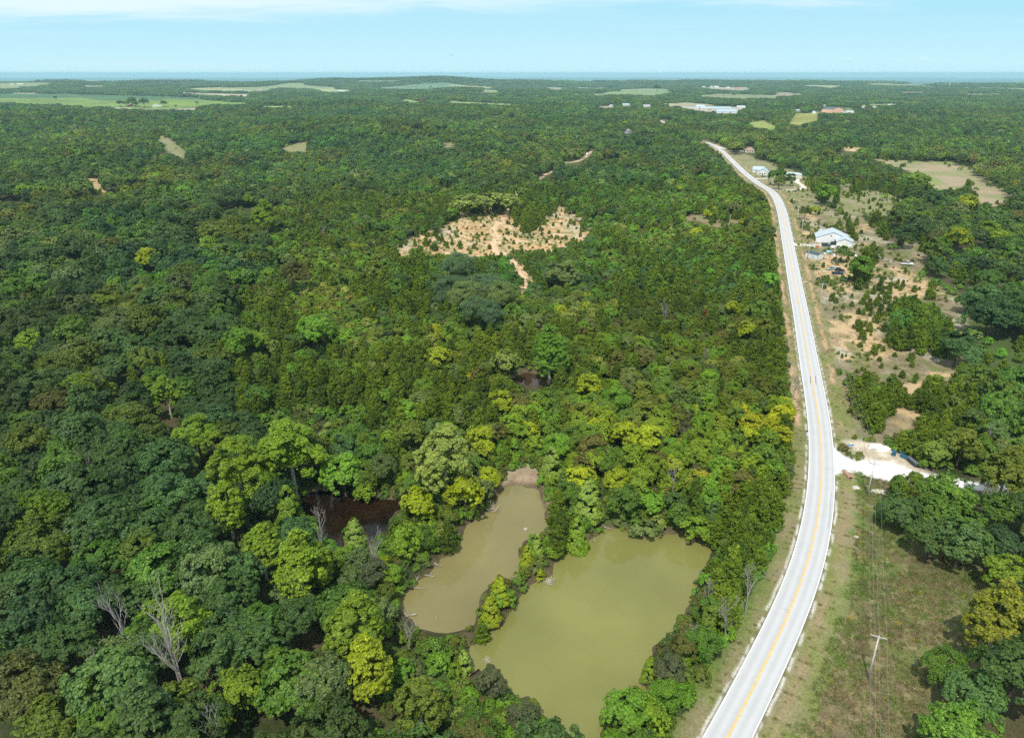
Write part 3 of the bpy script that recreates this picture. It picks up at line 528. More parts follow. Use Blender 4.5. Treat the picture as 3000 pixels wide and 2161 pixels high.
BARK = mat('bark_brown', (.10, .075, .055), .9, scale=6, var=.3); BARKP = mat('bark_pale', (.42, .40, .35), .8, scale=3, var=.3); DEADW = mat('dead_wood', (.25, .23, .21), .9, scale=4, var=.3)
def unit(a): return a/(np.linalg.norm(a, axis=-1, keepdims=True)+1e-9)
def rdir(rs, n): return unit(rs.normal(size=(n, 3)))
def leafquads(rs, P, Nv, size, asp=.7, v=None, droop=0):
    n = len(P); Nv = unit(Nv); t = unit(np.cross(Nv, rdir(rs, n))); b = np.cross(Nv, t); s = (size*rs.uniform(.6, 1.35, n))[:, None]
    k = rs.uniform(-.25, .25, (n, 4, 1)); c = [(-1, -.75), (.9, -1), (1, .8), (-.8, 1)]
    V = np.stack([P+t*s*(c[i][0]*.5)*(1+k[:, i])+b*s*asp*(c[i][1]*.5)*(1+k[:, i]) for i in range(4)], 1)
    return V.reshape(-1, 3), np.arange(4*n).reshape(n, 4)
def crown(name, kind, seed, n, ls):
    rs = np.random.RandomState(seed)
    if kind in ('oak', 'round', 'feather', 'bush', 'tall'):
        # puffs on boughs on a crown
        p = dict(oak=(38, 12, 5.3, 3.6, 7.0, 1.6, .58), round=(32, 11, 4.3, 4.3, 6.4, 1.4, .56), feather=(34, 7, 4.7, 4.0, 6.3, 1.6, 1.0), bush=(12, 7, 1.7, 1.35, 1.3, .75, .42), tall=(60, 10, 4.4, 6.2, 8.4, 1.25, .52))[kind]
        nb, npf, rx_, rz_, cz, rb, rp = p
        d = rdir(rs, nb*3); d = d[d[:, 2] > (-.35 if kind != 'tall' else -.7)][:nb]; nb = len(d)
        ax = np.array([rx_*rs.uniform(.88, 1.12), rx_*rs.uniform(.88, 1.12), rz_]); bump = rs.uniform(.74, 1.06, (nb, 1)) if kind != 'feather' else rs.uniform(.84, 1.02, (nb, 1))
        B = d*(ax-rb*.6)*bump
        if kind == 'tall':
            hfr = (B[:, 2]/rz_+1)/2; B[:, :2] *= (1.12-.72*np.clip(hfr, 0, 1)**1.3)[:, None]*1.1
        B[:, 2] += cz; cen = np.array([0, 0, cz-rz_*.25])
        rbs = rb*rs.uniform(.7, 1.25, nb)
        pd = rdir(rs, nb*npf).reshape(nb, npf, 3); outw = unit(B-cen)[:, None]; pd = unit(pd+outw*.75+np.array([0, 0, .25]))
        PF = B[:, None]+pd*rbs[:, None, None]*rs.uniform(.65, 1.05, (nb, npf, 1)); PF = PF.reshape(-1, 3); pn = np.repeat(outw, npf, 1).reshape(-1, 3)
        vb = np.repeat(rs.uniform(0, 1, nb), npf)*.55+rs.uniform(0, .45, nb*npf)
        i = rs.randint(0, len(PF), n); ld = rdir(rs, n); bad = (ld*pn[i]).sum(1) < -.1; ld[bad] *= -1; rps = rp*rs.uniform(.6, 1.3, len(PF))
        P = PF[i]+ld*rps[i][:, None]*rs.uniform(.55, 1.05, (n, 1))*np.array([1, 1, .75]); Nv = ld*.7+pn[i]*.35+np.array([0, -.08, .55])+rdir(rs, n)*(.45 if kind != 'feather' else .8)
        v = vb[i]
        if kind != 'bush':                                   # a few leaves deep inside close the crown from above
            m = n//8; Q = rdir(rs, m)*ax*rs.uniform(.2, .7, (m, 1)); Q[:, 2] = np.abs(Q[:, 2])*.8-.1*rz_; Q[:, 2] += cz; P = np.r_[P, Q]; Nv = np.r_[Nv, rdir(rs, m)+[0, 0, .5]]; v = np.r_[v, np.full(m, .3)]
        V, Fq = leafquads(rs, P, Nv, ls, .7)
    elif kind == 'cone':                                     # young sycamores: bright, narrow, big leaves in tiers
        nb = 95; h = rs.uniform(.0, 1, nb)**1.0; a = rs.uniform(0, 6.28, nb); Rr = (1-h)**.60*3.3*rs.uniform(.75, 1.1, nb)+.25
        B = np.stack([np.cos(a)*Rr*.75, np.sin(a)*Rr*.75, 1.2+h*9.2], 1); i = rs.randint(0, nb, n); ld = rdir(rs, n); ow = unit(np.stack([np.cos(a), np.sin(a), np.full(nb, .55)], 1))
        bad = (ld*ow[i]).sum(1) < -.1; ld[bad] *= -1; P = B[i]+ld*np.array([.95, .95, .75])*rs.uniform(.4, 1, (n, 1))*(1.1-.6*h[i])[:, None]
        Nv = ld*.5+ow[i]*.7+rdir(rs, n)*.4+[0, 0, .3]; v = rs.uniform(0, 1, nb)[i]; V, Fq = leafquads(rs, P, Nv, ls, .75)
    elif kind in ('cedar', 'cedarb'):
        nb = 70 if kind == 'cedar' else 46; H = 6.6 if kind == 'cedar' else 4.2; R0 = 2.0 if kind == 'cedar' else 2.1
        h = rs.uniform(0, 1, nb)**1.1; a = rs.uniform(0, 6.28, nb); Rr = (1-h)**.75*R0*rs.uniform(.7, 1.15, nb)*(.75+.25*sstep(0, .2, h))
        B = np.stack([np.cos(a)*Rr*.6, np.sin(a)*Rr*.6, .35+h*H], 1); ow = unit(np.stack([np.cos(a), np.sin(a), np.full(nb, .9)], 1)); L = (.45+.6*(1-h))*rs.uniform(.7, 1.2, nb)
        i = rs.randint(0, nb, n); s = rs.uniform(0, 1, n); P = B[i]+ow[i]*(s*L[i]*1.5)[:, None]+rs.normal(size=(n, 3))*(.30*(1.15-s))[:, None]*np.array([1, 1, .8])
        Nv = ow[i]*np.array([1, 1, .2])*.8+rdir(rs, n)*.7+[0, 0, .25]; v = rs.uniform(0, 1, nb)[i]
        n_ = unit(Nv); t = unit(ow[i]+rdir(rs, n)*.35); t = unit(t-n_*(t*n_).sum(1)[:, None]); b = np.cross(n_, t); sz = (ls*rs.uniform(.6, 1.4, n))[:, None]
        V = np.stack([P-t*sz*.5-b*sz*.28, P-t*sz*.4+b*sz*.28, P+t*sz*.7+b*sz*.08, P+t*sz*.6-b*sz*.1], 1).reshape(-1, 3); Fq = np.arange(4*n).reshape(n, 4)
    me = mesh_np(name, V, Fq); at = me.attributes.new('v', 'FLOAT', 'FACE'); at.data.foreach_set('value', np.asarray(v[:len(Fq)], np.float32))
    me.materials.append(NEEDLE if 'cedar' in kind else LEAF); return me
def patch(name, seed, size=50, n=900, h=11.0):
    rs = np.random.RandomState(seed); k = int((size/9.0)**2); c = rs.uniform(-size/2, size/2, (k, 2)); r = rs.uniform(3.6, 6, k); hh = h*rs.uniform(.7, 1.1, k)
    i = rs.randint(0, k, n); d = rdir(rs, n); d[:, 2] = np.abs(d[:, 2]); P = np.stack([c[i, 0]+d[:, 0]*r[i], c[i, 1]+d[:, 1]*r[i], hh[i]-4.2+d[:, 2]*4.2], 1)
    m = n//4; P2 = np.stack([rs.uniform(-size/2, size/2, m), rs.uniform(-size/2, size/2, m), rs.uniform(0, 6, m)], 1)
    V, Fq = leafquads(rs, np.r_[P, P2], np.r_[d+rdir(rs, n)*.3, rdir(rs, m)*[1, 1, .4]], 3.0, .75)
    me = mesh_np(name, V, Fq); at = me.attributes.new('v', 'FLOAT', 'FACE'); at.data.foreach_set('value', rs.uniform(0, 1, k)[np.r_[i, rs.randint(0, k, m)]].astype(np.float32)); me.materials.append(LEAF); return me
def branches(seed, H, spread, depth=3, r0=.22, up=.55, n0=5, lean=0):
    rs = random.Random(seed); b = MB(); n0 = n0+2
    def limb(p, d, L, r, k, main=False):
        pts = [p]; q = p.copy(); dd = d.copy(); m = 6 if main else 4
        for _ in range(m):
            w_ = .10 if main else .26; dd = (dd+Vector((rs.uniform(-w_, w_), rs.uniform(-w_, w_), rs.uniform(0, .22)))).normalized(); q = q+dd*L/m; pts.append(q.copy())
        b.tube(pts, [max(r*(1-(.75 if main else .7)*i/m), .018) for i in range(m+1)], 6 if main else 4, False)
        if k > 0:
            for j in range(n0 if main else rs.randint(2, 4)):
                s = rs.uniform(.38, .98) if main else rs.uniform(.3, 1.0); i = min(int(s*m), m-1); base = pts[i].lerp(pts[i+1], s*m-i)
                a = rs.uniform(0, 6.28); side = Vector((math.cos(a), math.sin(a), 0)); nd = (dd*up*.7+side*spread+Vector((0, 0, .45))).normalized()
                limb(base, nd, L*(rs.uniform(.28, .46)*(1.25-s*.5) if main else rs.uniform(.4, .62)), r*(.5 if main else .55)*(1.2-s*.5), k-1)
    limb(Vector((0, 0, 0)), Vector((lean, 0, 1)).normalized(), H*.95, r0, depth, True); return b
def trunkmesh(name, H, r, seed, mt, k=4):
    rs = random.Random(seed); b = MB(); pts = [Vector((0, 0, -.4))]
    for i in range(4): pts.append(Vector((rs.uniform(-.15, .15)*i, rs.uniform(-.15, .15)*i, H*(i+1)/4)))
    b.tube(pts, [r*1.25, r, r*.8, r*.6, r*.25], 6, False)
    for j in range(k):
        s = pts[2+j % 2]; a = rs.uniform(0, 6.28); L = H*(rs.uniform(.3, .42) if mt is BARK else rs.uniform(.16, .24)); m = s+Vector((math.cos(a)*L*.5, math.sin(a)*L*.5, L*.35)); e = s+Vector((math.cos(a)*L*.85, math.sin(a)*L*.85, L*.8))
        b.tube([s, m, e], [r*.45, r*.3, r*.1], 5, False)
    me = b.mesh(name); me.materials.append(mt); return me
# prototypes: kind -> list of (crown mesh, trunk mesh) at three grades of detail
NV = dict(oak=8, round=7, tall=4, feather=4, cedar=6, cedarb=3, bush=4, cone=3)
SPEC = dict(oak=(11500, .36), round=(9500, .34), tall=(13500, .36), feather=(11000, .27), cedar=(5200, .32), cedarb=(3400, .32), bush=(2000, .24), cone=(10500, .34))
TRH = dict(oak=(8, .3), round=(7, .25), tall=(12.5, .3), feather=(7, .2), cedar=(5.5, .14), cedarb=(3.2, .12), bush=(1.2, .06), cone=(9, .14))
RAD = dict(oak=5.3, round=4.3, tall=4.4, feather=4.7, cedar=2.0, cedarb=2.1, bush=1.8, cone=2.6)
HT = dict(oak=10.8, round=10.8, tall=14.6, feather=10.3, cedar=7.4, cedarb=4.8, bush=2.8, cone=10.6)
PRO = {}
for ki, (k, nv) in enumerate(NV.items()):
    n, ls = SPEC[k]
    for lod, (fn, fs) in enumerate(((1, 1), (.26, 1.9), (.055, 3.6), (2.6, .60))):
        if lod == 3 and k in ('cedar', 'cedarb', 'bush'): continue
        PRO[k, lod] = [crown(f'{k}_crown', k, 100*ki+j, int(n*fn), ls*fs) for j in range(nv)]
    h, r = TRH[k]; PRO[k, 't'] = [trunkmesh(f'{k}_trunk', h, r, 7*ki+j, BARKP if k in ('tall', 'cone') else BARK) for j in range(3)]
# ---------------------------------------------------------------- colours, by their everyday names
TINT = dict(dark=((.034, .062, .026), 'dark green'), deep=((.027, .052, .028), 'very dark green'), blue=((.042, .080, .040), 'bluish green'), teal=((.046, .082, .074), 'bluish green'), green=((.05, .098, .024), 'mid green'), fresh=((.065, .135, .022), 'fresh green'),
            olive=((.060, .086, .020), 'olive green'), brown=((.055, .062, .026), 'brownish green'), lime=((.115, .185, .014), 'lime green'), yellow=((.205, .25, .010), 'bright yellow'), gold=((.175, .190, .018), 'golden'),
            ygreen=((.125, .19, .014), 'yellow green'), grey=((.068, .098, .058), 'grey green'), sage=((.105, .138, .058), 'pale sage green'), pale=((.165, .235, .045), 'pale green'), slate=((.038, .048, .042), 'slate grey'), russet=((.12, .055, .03), 'russet'),
            cedar=((.050, .082, .014), 'dark olive'), cedarb=((.065, .098, .018), 'mossy olive'), cedard=((.036, .062, .014), 'blackish green'), rust=((.17, .045, .02), 'rust red'))
for _k in list(TINT): TINT[_k] = (tuple(min(.5, c*g) for c, g in zip(TINT[_k][0], (2.02, 1.88, .92) if _k not in ('yellow', 'gold', 'ygreen', 'lime', 'pale', 'rust', 'russet') else (1.3, 1.28, 1.1))), TINT[_k][1])
CEDC = ['cedar', 'cedar', 'cedarb', 'cedard']
NOUN = dict(oak='broad crowned tree', round='round crowned tree', tall='tall leafy tree', feather='feathery tree', cedar='cedar', cedarb='bushy cedar', bush='shrub', cone='conical broadleaf tree')
NAME = dict(oak='broad_crowned_tree', round='round_crowned_tree', tall='tall_leafy_tree', feather='feathery_tree', cedar='cedar_tree', cedarb='bushy_cedar', bush='leafy_shrub', cone='conical_tree')
CAT = dict(oak='tree', round='tree', tall='tree', feather='tree', cedar='cedar', cedarb='cedar', bush='shrub', cone='tree')
rng = np.random.RandomState(4)
USED = {}
GRP = dict(oak='broad crowned trees of the wood', round='round crowned trees of the wood', tall='tall leafy trees', feather='feathery trees', cedar='cedars in and around the wood', cedarb='bushy cedars on open ground', bush='leafy shrubs', cone='conical broadleaf trees')
def place_tree(kind, x, y, z, s, tint, label, seed, sz=1.0, group=None, lod=0, trunk=True):
    t = thing(NAME[kind], label, CAT[kind], (x, y, z-.15), seed*1.7 % 6.28, group or GRP[kind]); qx = .9+.2*((seed*13) % 17)/17; t.scale = (s*qx, s/qx, s*sz)
    c = bpy.data.objects.new('crown', PRO[kind, lod][seed % NV[kind]]); coll_link(c); c.parent = t
    b = np.array(TINT[tint][0] if isinstance(tint, str) else tint); j = random.Random(seed).uniform(.86, 1.16); c.color = (*[float(q*j) for q in b], 1)
    if trunk:
        tr = bpy.data.objects.new('stems' if kind == 'bush' else 'trunk', PRO[kind, 't'][seed % 3]); coll_link(tr); tr.parent = t
    return t
# ---------------------------------------------------------------- trees that stand out, placed one by one: kind, tint, crown centre (2268 px), crown radius (px), label
HERO = [
 ('feather','teal',1075,625,52,'largest bluish feathery tree of the grove beside the clay track'),('feather','teal',1005,640,42,'bluish feathery tree on the grove edge away from the clay track'),
 ('feather','teal',1062,690,44,'bluish feathery tree at the lower front of the grove'),('feather','grey',1110,655,40,'grey green feathery tree of the grove, right against the clay track'),
 ('feather','teal',1015,590,34,'small bluish feathery tree at the back of the grove'),('feather','grey',1035,660,36,'grey green feathery tree in the middle of the grove'),
 ('round','grey',1243,600,38,'large grey green round tree beside the clay clearing track'),('tall','fresh',1218,775,44,'tall fresh green tree standing behind the small brown pool'),
 ('round','sage',1120,806,30,'pale sage tree with light leaves behind the small brown pool'),('round','yellow',972,792,23,'bright yellow round tree alone in the thicket above the ponds'),
 ('round','yellow',1303,858,27,'bright yellow round tree by the small brown pool'),('feather','fresh',1365,885,28,'fresh green willow-like tree next to a bright yellow tree'),
 ('round','yellow',1108,893,26,'yellow tree with ragged crown, midway between pool and brown pond'),('cone','yellow',1540,912,13,'narrow yellow conical tree in the thicket near the road'),
 ('round','gold',1472,884,15,'small golden tree in the thicket, up-slope of the yellow grove'),('tall','sage',985,1012,66,'huge sage green sycamore behind the brown pond'),
 ('round','yellow',1066,978,34,'bright yellow tree touching the huge sage sycamore'),('tall','lime',640,985,70,'tallest lime sycamore behind the dark pond'),
 ('tall','ygreen',530,1045,62,'big yellow green sycamore left of the dark pond'),('tall','ygreen',505,1125,44,'yellow tinged sycamore in front of the bigger one left of the dark pond'),
 ('round','lime',440,975,48,'olive lime dome tree behind the yellow sycamores'),('round','fresh',760,1035,44,'bright green tree overhanging the far bank of the dark pond'),
 ('round','lime',805,1070,24,'small lime tree overhanging the far bank of the dark pond'),('round','yellow',1028,1095,38,'yellow tree on the bank of the brown pond, below the sage sycamore'),
 ('round','yellow',925,1120,36,'yellow tree between the dark pond and the brown pond'),('round','lime',900,1200,34,'yellow lime tree at the water, between dark and brown ponds'),
 ('cone','lime',640,1130,36,'lime conical tree left of the dark pond, close to the water'),('tall','ygreen',580,1215,44,'yellow green tree below the lime conical tree'),
 ('tall','ygreen',665,1255,58,'large yellow green sycamore in front of the dark pond'),('cone','pale',785,1182,24,'pale green conical tree rising in front of the dark pond'),
 ('cone','pale',1303,1112,34,'tall pale green conical sycamore at the corner of the olive pond'),('cone','lime',1278,1170,28,'lime conical sycamore leaning over the corner of the olive pond'),
 ('cone','pale',1222,1030,26,'pale green conical tree beside the mud bank of the brown pond'),('round','lime',1542,1155,31,'lime sycamore at the far corner of the olive pond, near the road side'),
 ('round','green',1380,1110,34,'mid green tree on the far bank of the olive pond'),('round','fresh',1437,1115,28,'fresh green tree hanging over the far bank of the olive pond'),
 ('bush','grey',1432,1160,28,'big grey green bush trailing into the far edge of the olive pond'),
 ('round','yellow',1385,965,30,'bright yellow tree at the back of the yellow grove'),('round','yellow',1432,975,34,'broad yellow tree in the middle of the yellow grove'),('round','ygreen',1400,1010,26,'yellow green tree in the front of the yellow grove'),
 ('round','yellow',1365,1063,27,'yellow dome tree nearest the olive pond in the yellow grove'),('round','yellow',1490,1035,24,'yellow tree next to the bare grey tree'),('round','ygreen',1525,1060,20,'yellow green tree on the road side of the bare grey tree'),
 ('round','ygreen',1600,980,26,'yellow green tree in the row facing the road'),('round','yellow',1655,970,24,'yellow tree in the row facing the road'),('round','ygreen',1700,975,26,'yellow green tree closest to the road verge'),
 ('round','lime',1215,950,24,'lime tree above the grass end of the brown pond'),('round','ygreen',1190,985,20,'small yellow green tree above the grass end of the brown pond'),('round','lime',1160,960,20,'lime tree between the two yellow ones above the brown pond'),
 ('cone','fresh',1140,990,15,'small fresh green sapling at the grass end of the brown pond'),
 ('cone','yellow',1106,1308,24,'bright yellow tree on the dike between the ponds, rear of the pair'),('cone','yellow',1086,1345,25,'bright yellow tree on the dike between the ponds, front of the pair'),
 ('cone','yellow',1167,1228,17,'yellow sapling on the dike at the narrow of the brown pond'),('cone','pale',1190,1205,15,'pale sapling on the dike at the narrow of the brown pond'),('cone','yellow',1197,1262,10,'tiny yellow sapling on the dike edge'),
 ('cedar','cedar',1232,1195,22,'dark cedar on the dike beside the pale sapling'),('cedar','cedar',1068,1385,17,'dark cedar at the foot of the yellow pair on the dike'),
 ('round','fresh',1388,1578,50,'large glossy green tree at the near end of the olive pond'),('round','slate',1088,1510,30,'slate grey tree leaning over the near corner of the olive pond'),
 ('cone','pale',1028,1455,19,'pale lime conical tree at the near corner of the brown pond'),('round','slate',1160,1590,34,'slate grey tree at the very near end of the olive pond'),
 ('round','slate',1480,1480,34,'slate grey tree on the road side bank of the olive pond'),('round','brown',1515,1440,26,'dusky brown tree on the road side bank of the olive pond'),
 ('tall','ygreen',790,1395,66,'large yellow tree with ragged crown in the near wood'),('tall','yellow',815,1480,56,'golden yellow tree in front of the large ragged one'),
 ('round','ygreen',530,1545,56,'bright yellow green dome tree near the big bare tree'),('tall','olive',930,1560,52,'tawny olive tree in the near wood'),
 ('tall','ygreen',705,1250,40,'yellow green tree beside the large sycamore in front of the dark pond'),
 ('tall','gold',2208,1372,64,'large golden tree at the edge of the meadow'),('round','ygreen',2225,1270,40,'lime yellow tree behind the golden tree'),
 ('feather','green',2090,1480,44,'soft mossy tree below the golden tree'),('oak','blue',1992,1132,42,'bluish green oak nearest the road in the clump by the gravel drive'),
 ('oak','green',2072,1140,46,'biggest green oak of the clump by the gravel drive'),('oak','green',2142,1165,40,'green oak on the far side of the clump by the gravel drive'),('oak','dark',2060,1195,44,'dark oak at the front of the clump by the gravel drive'),
 ('oak','blue',2130,1205,56,'bluish oak casting shade over the meadow edge'),('round','green',1985,1083,18,'small green tree at the drive edge of the clump'),('feather','ygreen',2030,1060,15,'yellow feathery tree overhanging the gravel drive'),
 ('oak','pale',2080,1000,32,'light green oak beside the blue bins'),('oak','green',2175,1000,32,'green oak on the far side of the gravel drive'),
 ('round','yellow',325,575,24,'yellow green tree alone among dark oaks, high in the wood'),('tall','lime',370,875,30,'tall lime tree in the left wood'),('tall','lime',328,860,20,'slimmer lime tree beside the taller one in the left wood'),
 ('round','ygreen',240,862,20,'yellow topped tree in the left wood'),('round','lime',68,765,30,'lime dome tree at the left margin of the wood'),('round','fresh',700,735,38,'fresh green tree with yellow side in the middle wood'),
 ('round','fresh',535,760,34,'bright green tree group leader in the middle wood'),('round','lime',575,760,24,'lime tree next to the bright green one in the middle wood'),('tall','ygreen',585,462,32,'yellow green tree standing high in the distant middle wood'),
 ('oak','olive',480,505,40,'olive crowned oak in the distant middle wood'),('oak','olive',545,520,36,'olive crowned oak beside a yellow green tree in the distant middle wood'),('round','brown',650,610,30,'brownish tree in the middle wood'),
 ('round','yellow',875,520,9,'slim yellow tree at the clearing edge'),('oak','sage',1105,430,40,'sage green oak at the top edge of the clay clearing'),('oak','sage',1040,440,34,'sage green oak left at the top of the clay clearing'),
 ('round','rust',1560,700,9,'tiny rust red tree in the thicket'),('round','yellow',1625,685,17,'yellow tree in the thicket near the road'),('round','yellow',1660,690,11,'smaller yellow tree in the thicket near the road'),('round','yellow',1655,735,22,'yellow green bright tree nearest the verge bushes'),
 ('round','yellow',1495,960,12,'small yellow tree at the back of the grove near the road'),('round','yellow',1300,680,12,'little orange yellow tree above the bluish grove'),
 ('round','fresh',1905,595,26,'yellow green tree in the yard among the parked wrecks'),('cedar','cedar',1915,590,22,'cedar beside the yellow green tree in the yard'),('round','green',1865,560,15,'green tree in front of the white garage annex'),
 ('oak','sage',1632,322,17,'silvery willow at the far driveway'),('oak','green',1722,390,18,'tree in the front lawn of the loop drive house'),('round','olive',1727,402,13,'smaller tree on the lawn inside the loop drive'),('round','dark',1752,396,11,'dark tree beside the white double garage'),
 ('oak','fresh',1832,430,22,'fresh green tree on the lawn below the loop drive'),('round','olive',1783,470,12,'olive tree at the lawn edge'),
 ('oak','yellow',2140,452,22,'yellow green tree at the corner of the far hay field'),('oak','ygreen',2190,510,22,'yellow tree in front of the hay field'),('oak','lime',2030,385,34,'lime tinged tree at the near side of the hay field'),
 ('oak','yellow',1808,465,10,'small yellow tree at the lawn margin'),('round','yellow',2120,530,26,'bright yellow tree group behind the dark oaks at the right'),
]
HB = []        # world positions and radii of the heroes
TR = []        # things others can be described by
for i, (k, tn, ox, oy, rp, lb) in enumerate(HERO):
    px, py = ox*1.32275, oy*1.32275; s = 1.0
    for _ in range(4):
        up = HT[k]*s*(.62 if k not in ('cone', 'cedar') else .5); x, y, z = on1(px, py, up*.9); dd = math.hypot(x, y, CAMZ-z); dpt = float(proj(x, y, z+up)[2])
        rad = rp*1.32275*dpt/F0; s = rad/RAD[k]
        if k in ('cone',): s = rad/3.2
    szz = 1.0
    if k in ('oak', 'round', 'tall', 'feather') and s > 1.5: szz = 1.5/s**1.0*1.0; szz = max(szz, .55)
    if k == 'bush': s = min(s, 3)
    if k in ('oak', 'round', 'tall') and s < .5: szz = 1.2
    HB.append((x, y, rad, k))
    z = float(hgt(x, y))
    place_tree(k, x, y, z, s, tn, lb, 11+i*3, szz, lod=(3 if s > 1.25 and k not in ('cedar', 'bush') and y < 500 else 0) if y < 520 else 1)
HBX = np.array([h[:3] for h in HB])
# anchor phrases for describing the other trees
ANC = [(HB[i][0], HB[i][1], 'the '+p) for i, p in [(9,'lone bright yellow tree'),(0,'bluish grove'),(6,'grey green round tree'),(7,'tall tree by the pool'),(10,'yellow tree by the pool'),(12,'ragged yellow tree'),(13,'narrow yellow cone tree'),(15,'huge sage sycamore'),(16,'yellow tree at the sycamore'),
  (17,'tallest lime sycamore'),(18,'big yellow green sycamore'),(20,'olive lime dome tree'),(21,'bright tree over the dark pond'),(25,'trees between dark and brown ponds'),(28,'large sycamore before the dark pond'),(30,'pale corner sycamore'),(33,'far corner sycamore'),(38,'yellow grove'),(43,'yellow row by the road'),
  (50,'yellow pair on the dike'),(57,'glossy tree at the near pond end'),(58,'slate grey leaning tree'),(61,'slate trees on the bank'),(63,'ragged yellow tree in the near wood'),(65,'yellow green dome tree'),(66,'tawny olive tree'),(68,'golden tree'),(72,'oak clump by the gravel drive'),(78,'light green oak by the bins'),
  (80,'lone yellow green tree high up'),(81,'tall lime tree of the left wood'),(83,'yellow topped tree'),(84,'lime dome at the margin'),(85,'fresh green tree of the middle wood'),(86,'bright green tree of the middle wood'),(88,'distant yellow green tree'),(89,'olive oaks'),(91,'brownish tree'),(93,'sage oaks at the clearing'),
  (95,'rust red tree'),(96,'two yellow thicket trees'),(98,'yellow tree at the verge bushes'),(101,'yard tree among the wrecks')]]
for L, p in [((2412,1398),'the road bend by the drive'),((2349,931),'the straight of the road'),((2321,1784),'the near curve of the road'),((2700,1440),'the gravel drive'),((2460,1090),'the third power pole'),((2405,880),'the fourth power pole'),((1700,330*1.32),'the clay track end'),((1420,700),'the clay clearing'),((1680,650),'the clay clearing edge'),
              ((120,1250),'the left margin, mid height'),((90,1600),'the left margin, low'),((100,2000),'the bottom left corner'),((400,1900),'the bare trees'),((650,2050),'the leaning bare tree'),((1000,2090),'the bottom margin'),((260,1380),'the bleached snag'),((2850,1000),'the right margin oaks'),((2800,800),'the oak wood past the yard'),((2900,1280),'the wood beyond the drive'),
              ((2800,2050),'the bottom right corner'),((2560,700),'the row of cedars behind the white house'),((2620,900),'the yard cedars'),((2700,980),'the cedar thicket'),((2600,1180),'the cedars above the bins'),((300,1000),'the dark oaks of the left wood'),((500,1150),'the mixed trees of the left wood'),((2000,1350),'the thicket behind the olive pond'),((2200,1500),'the cedar bank beside the road'),((2100,1750),'the bank between olive pond and road'),((1900,950),'the wide thicket'),((2150,1100),'the thicket beside the road')]:
    x, y, z = on1(*L); ANC.append((x, y, p))
ANCX = np.array([[a[0], a[1]] for a in ANC])
def relation(x, y):
    d = np.hypot(ANCX[:, 0]-x, ANCX[:, 1]-y); i = int(d.argmin()); dx, dy = x-ANC[i][0], y-ANC[i][1]; r = d[i]
    az = math.atan2(x, y); lr = dx*math.cos(az)-dy*math.sin(az); fb = dx*math.sin(az)+dy*math.cos(az)
    q = 'just ' if r < 12 else ('' if r < 26 else 'well ')
    if abs(fb) > abs(lr)*2.2: w_ = 'behind' if fb > 0 else 'in front of'
    elif abs(lr) > abs(fb)*2.2: w_ = 'right of' if lr > 0 else 'left of'
    else: w_ = ('behind and right of' if lr > 0 else 'behind and left of') if fb > 0 else ('before and right of' if lr > 0 else 'before and left of')
    return q+w_+' '+ANC[i][2]
SEEN = {}
def autolabel(kind, tint, s, x, y):
    size = 'tiny' if s < .55 else 'small' if s < .8 else 'mid sized' if s < 1.08 else 'large'
    if kind in ('cedar', 'cedarb'): size = {'tiny': 'tiny', 'small': 'small', 'mid sized': 'tapering', 'large': 'big'}[size]
    lb = f'{size} {TINT[tint][1]} {NOUN[kind]} {relation(x, y)}'
    import re
    if len(re.findall(r'[\w]+', lb)) > 16: lb = lb.replace('mid sized ', '').replace('well ', '').replace('just ', '')
    if len(re.findall(r'[\w]+', lb)) > 16: lb = lb.replace(size+' ', '')
    if len(re.findall(r'[\w]+', lb)) > 16: lb = lb.replace(TINT[tint][1]+' ', '')
    SEEN[lb] = SEEN.get(lb, 0)+1
    return lb
# ---------------------------------------------------------------- where the rest of the trees may stand
RAG = CLAYVIS+CLEARS+[YARD, YARD4, YARD2, MEADOW, RFIELD, WFIELD, SAVANNA]
def allowed(x, y, z, h, r, keepers=KEEP):
    ok = np.ones(len(x), bool)
    tests = [(0, .15, 0), (0, .55, 0), (0, .95, 0), (-.75, .5, 0), (.75, .5, 0), (-.5, .85, 0), (.5, .85, 0), (0, .1, -.8)]
    P = [proj(x+a*r, y+c*r, z+b*h) for a, b, c in tests]
    for poly in keepers:
        Q = np.asarray(poly); bx0, by0 = Q.min(0); bx1, by1 = Q.max(0)
        for px, py, dp in P:
            k = ok & (px > bx0) & (px < bx1) & (py > by0) & (py < by1)
            if k.any():
                hit = inpoly(px[k], py[k], Q)
                if poly is YARD: hit &= ~inpoly(px[k], py[k], THICK)
                if any(poly is q_ for q_ in RAG): hit &= ~((segdist(px[k], py[k], Q) < 16) & (vn(px[k]/13, py[k]/8, 3) > .5) & (r[k] < 2.9))
                ok[np.where(k)[0][hit]] = False
    return ok
rdL = []
for a, b in zip(PR[:-1], PR[1:]): rdL.append(a)
rdL = np.array(rdL)
T_ = np.gradient(rdL, axis=0); T_ /= np.linalg.norm(T_, axis=1)[:, None]+1e-9; Nr_ = np.stack([T_[:, 1], -T_[:, 0]], 1)
LE = rdL-Nr_*7.6; RE = rdL+Nr_*5.5; k = (rdL[:, 1] > 60) & (np.arange(len(rdL)) % 6 == 0) & (rdL[:, 1] < 1180)
lx, ly, _ = proj(LE[k, 0], LE[k, 1], hgt(LE[k, 0], LE[k, 1])); qx, qy, _ = proj(RE[k, 0], RE[k, 1], hgt(RE[k, 0], RE[k, 1]))
KEEP.append([(a, b) for a, b in zip(lx, ly)]+[(a, b) for a, b in zip(qx[::-1], qy[::-1])])
KEEP += HOUSEVIS
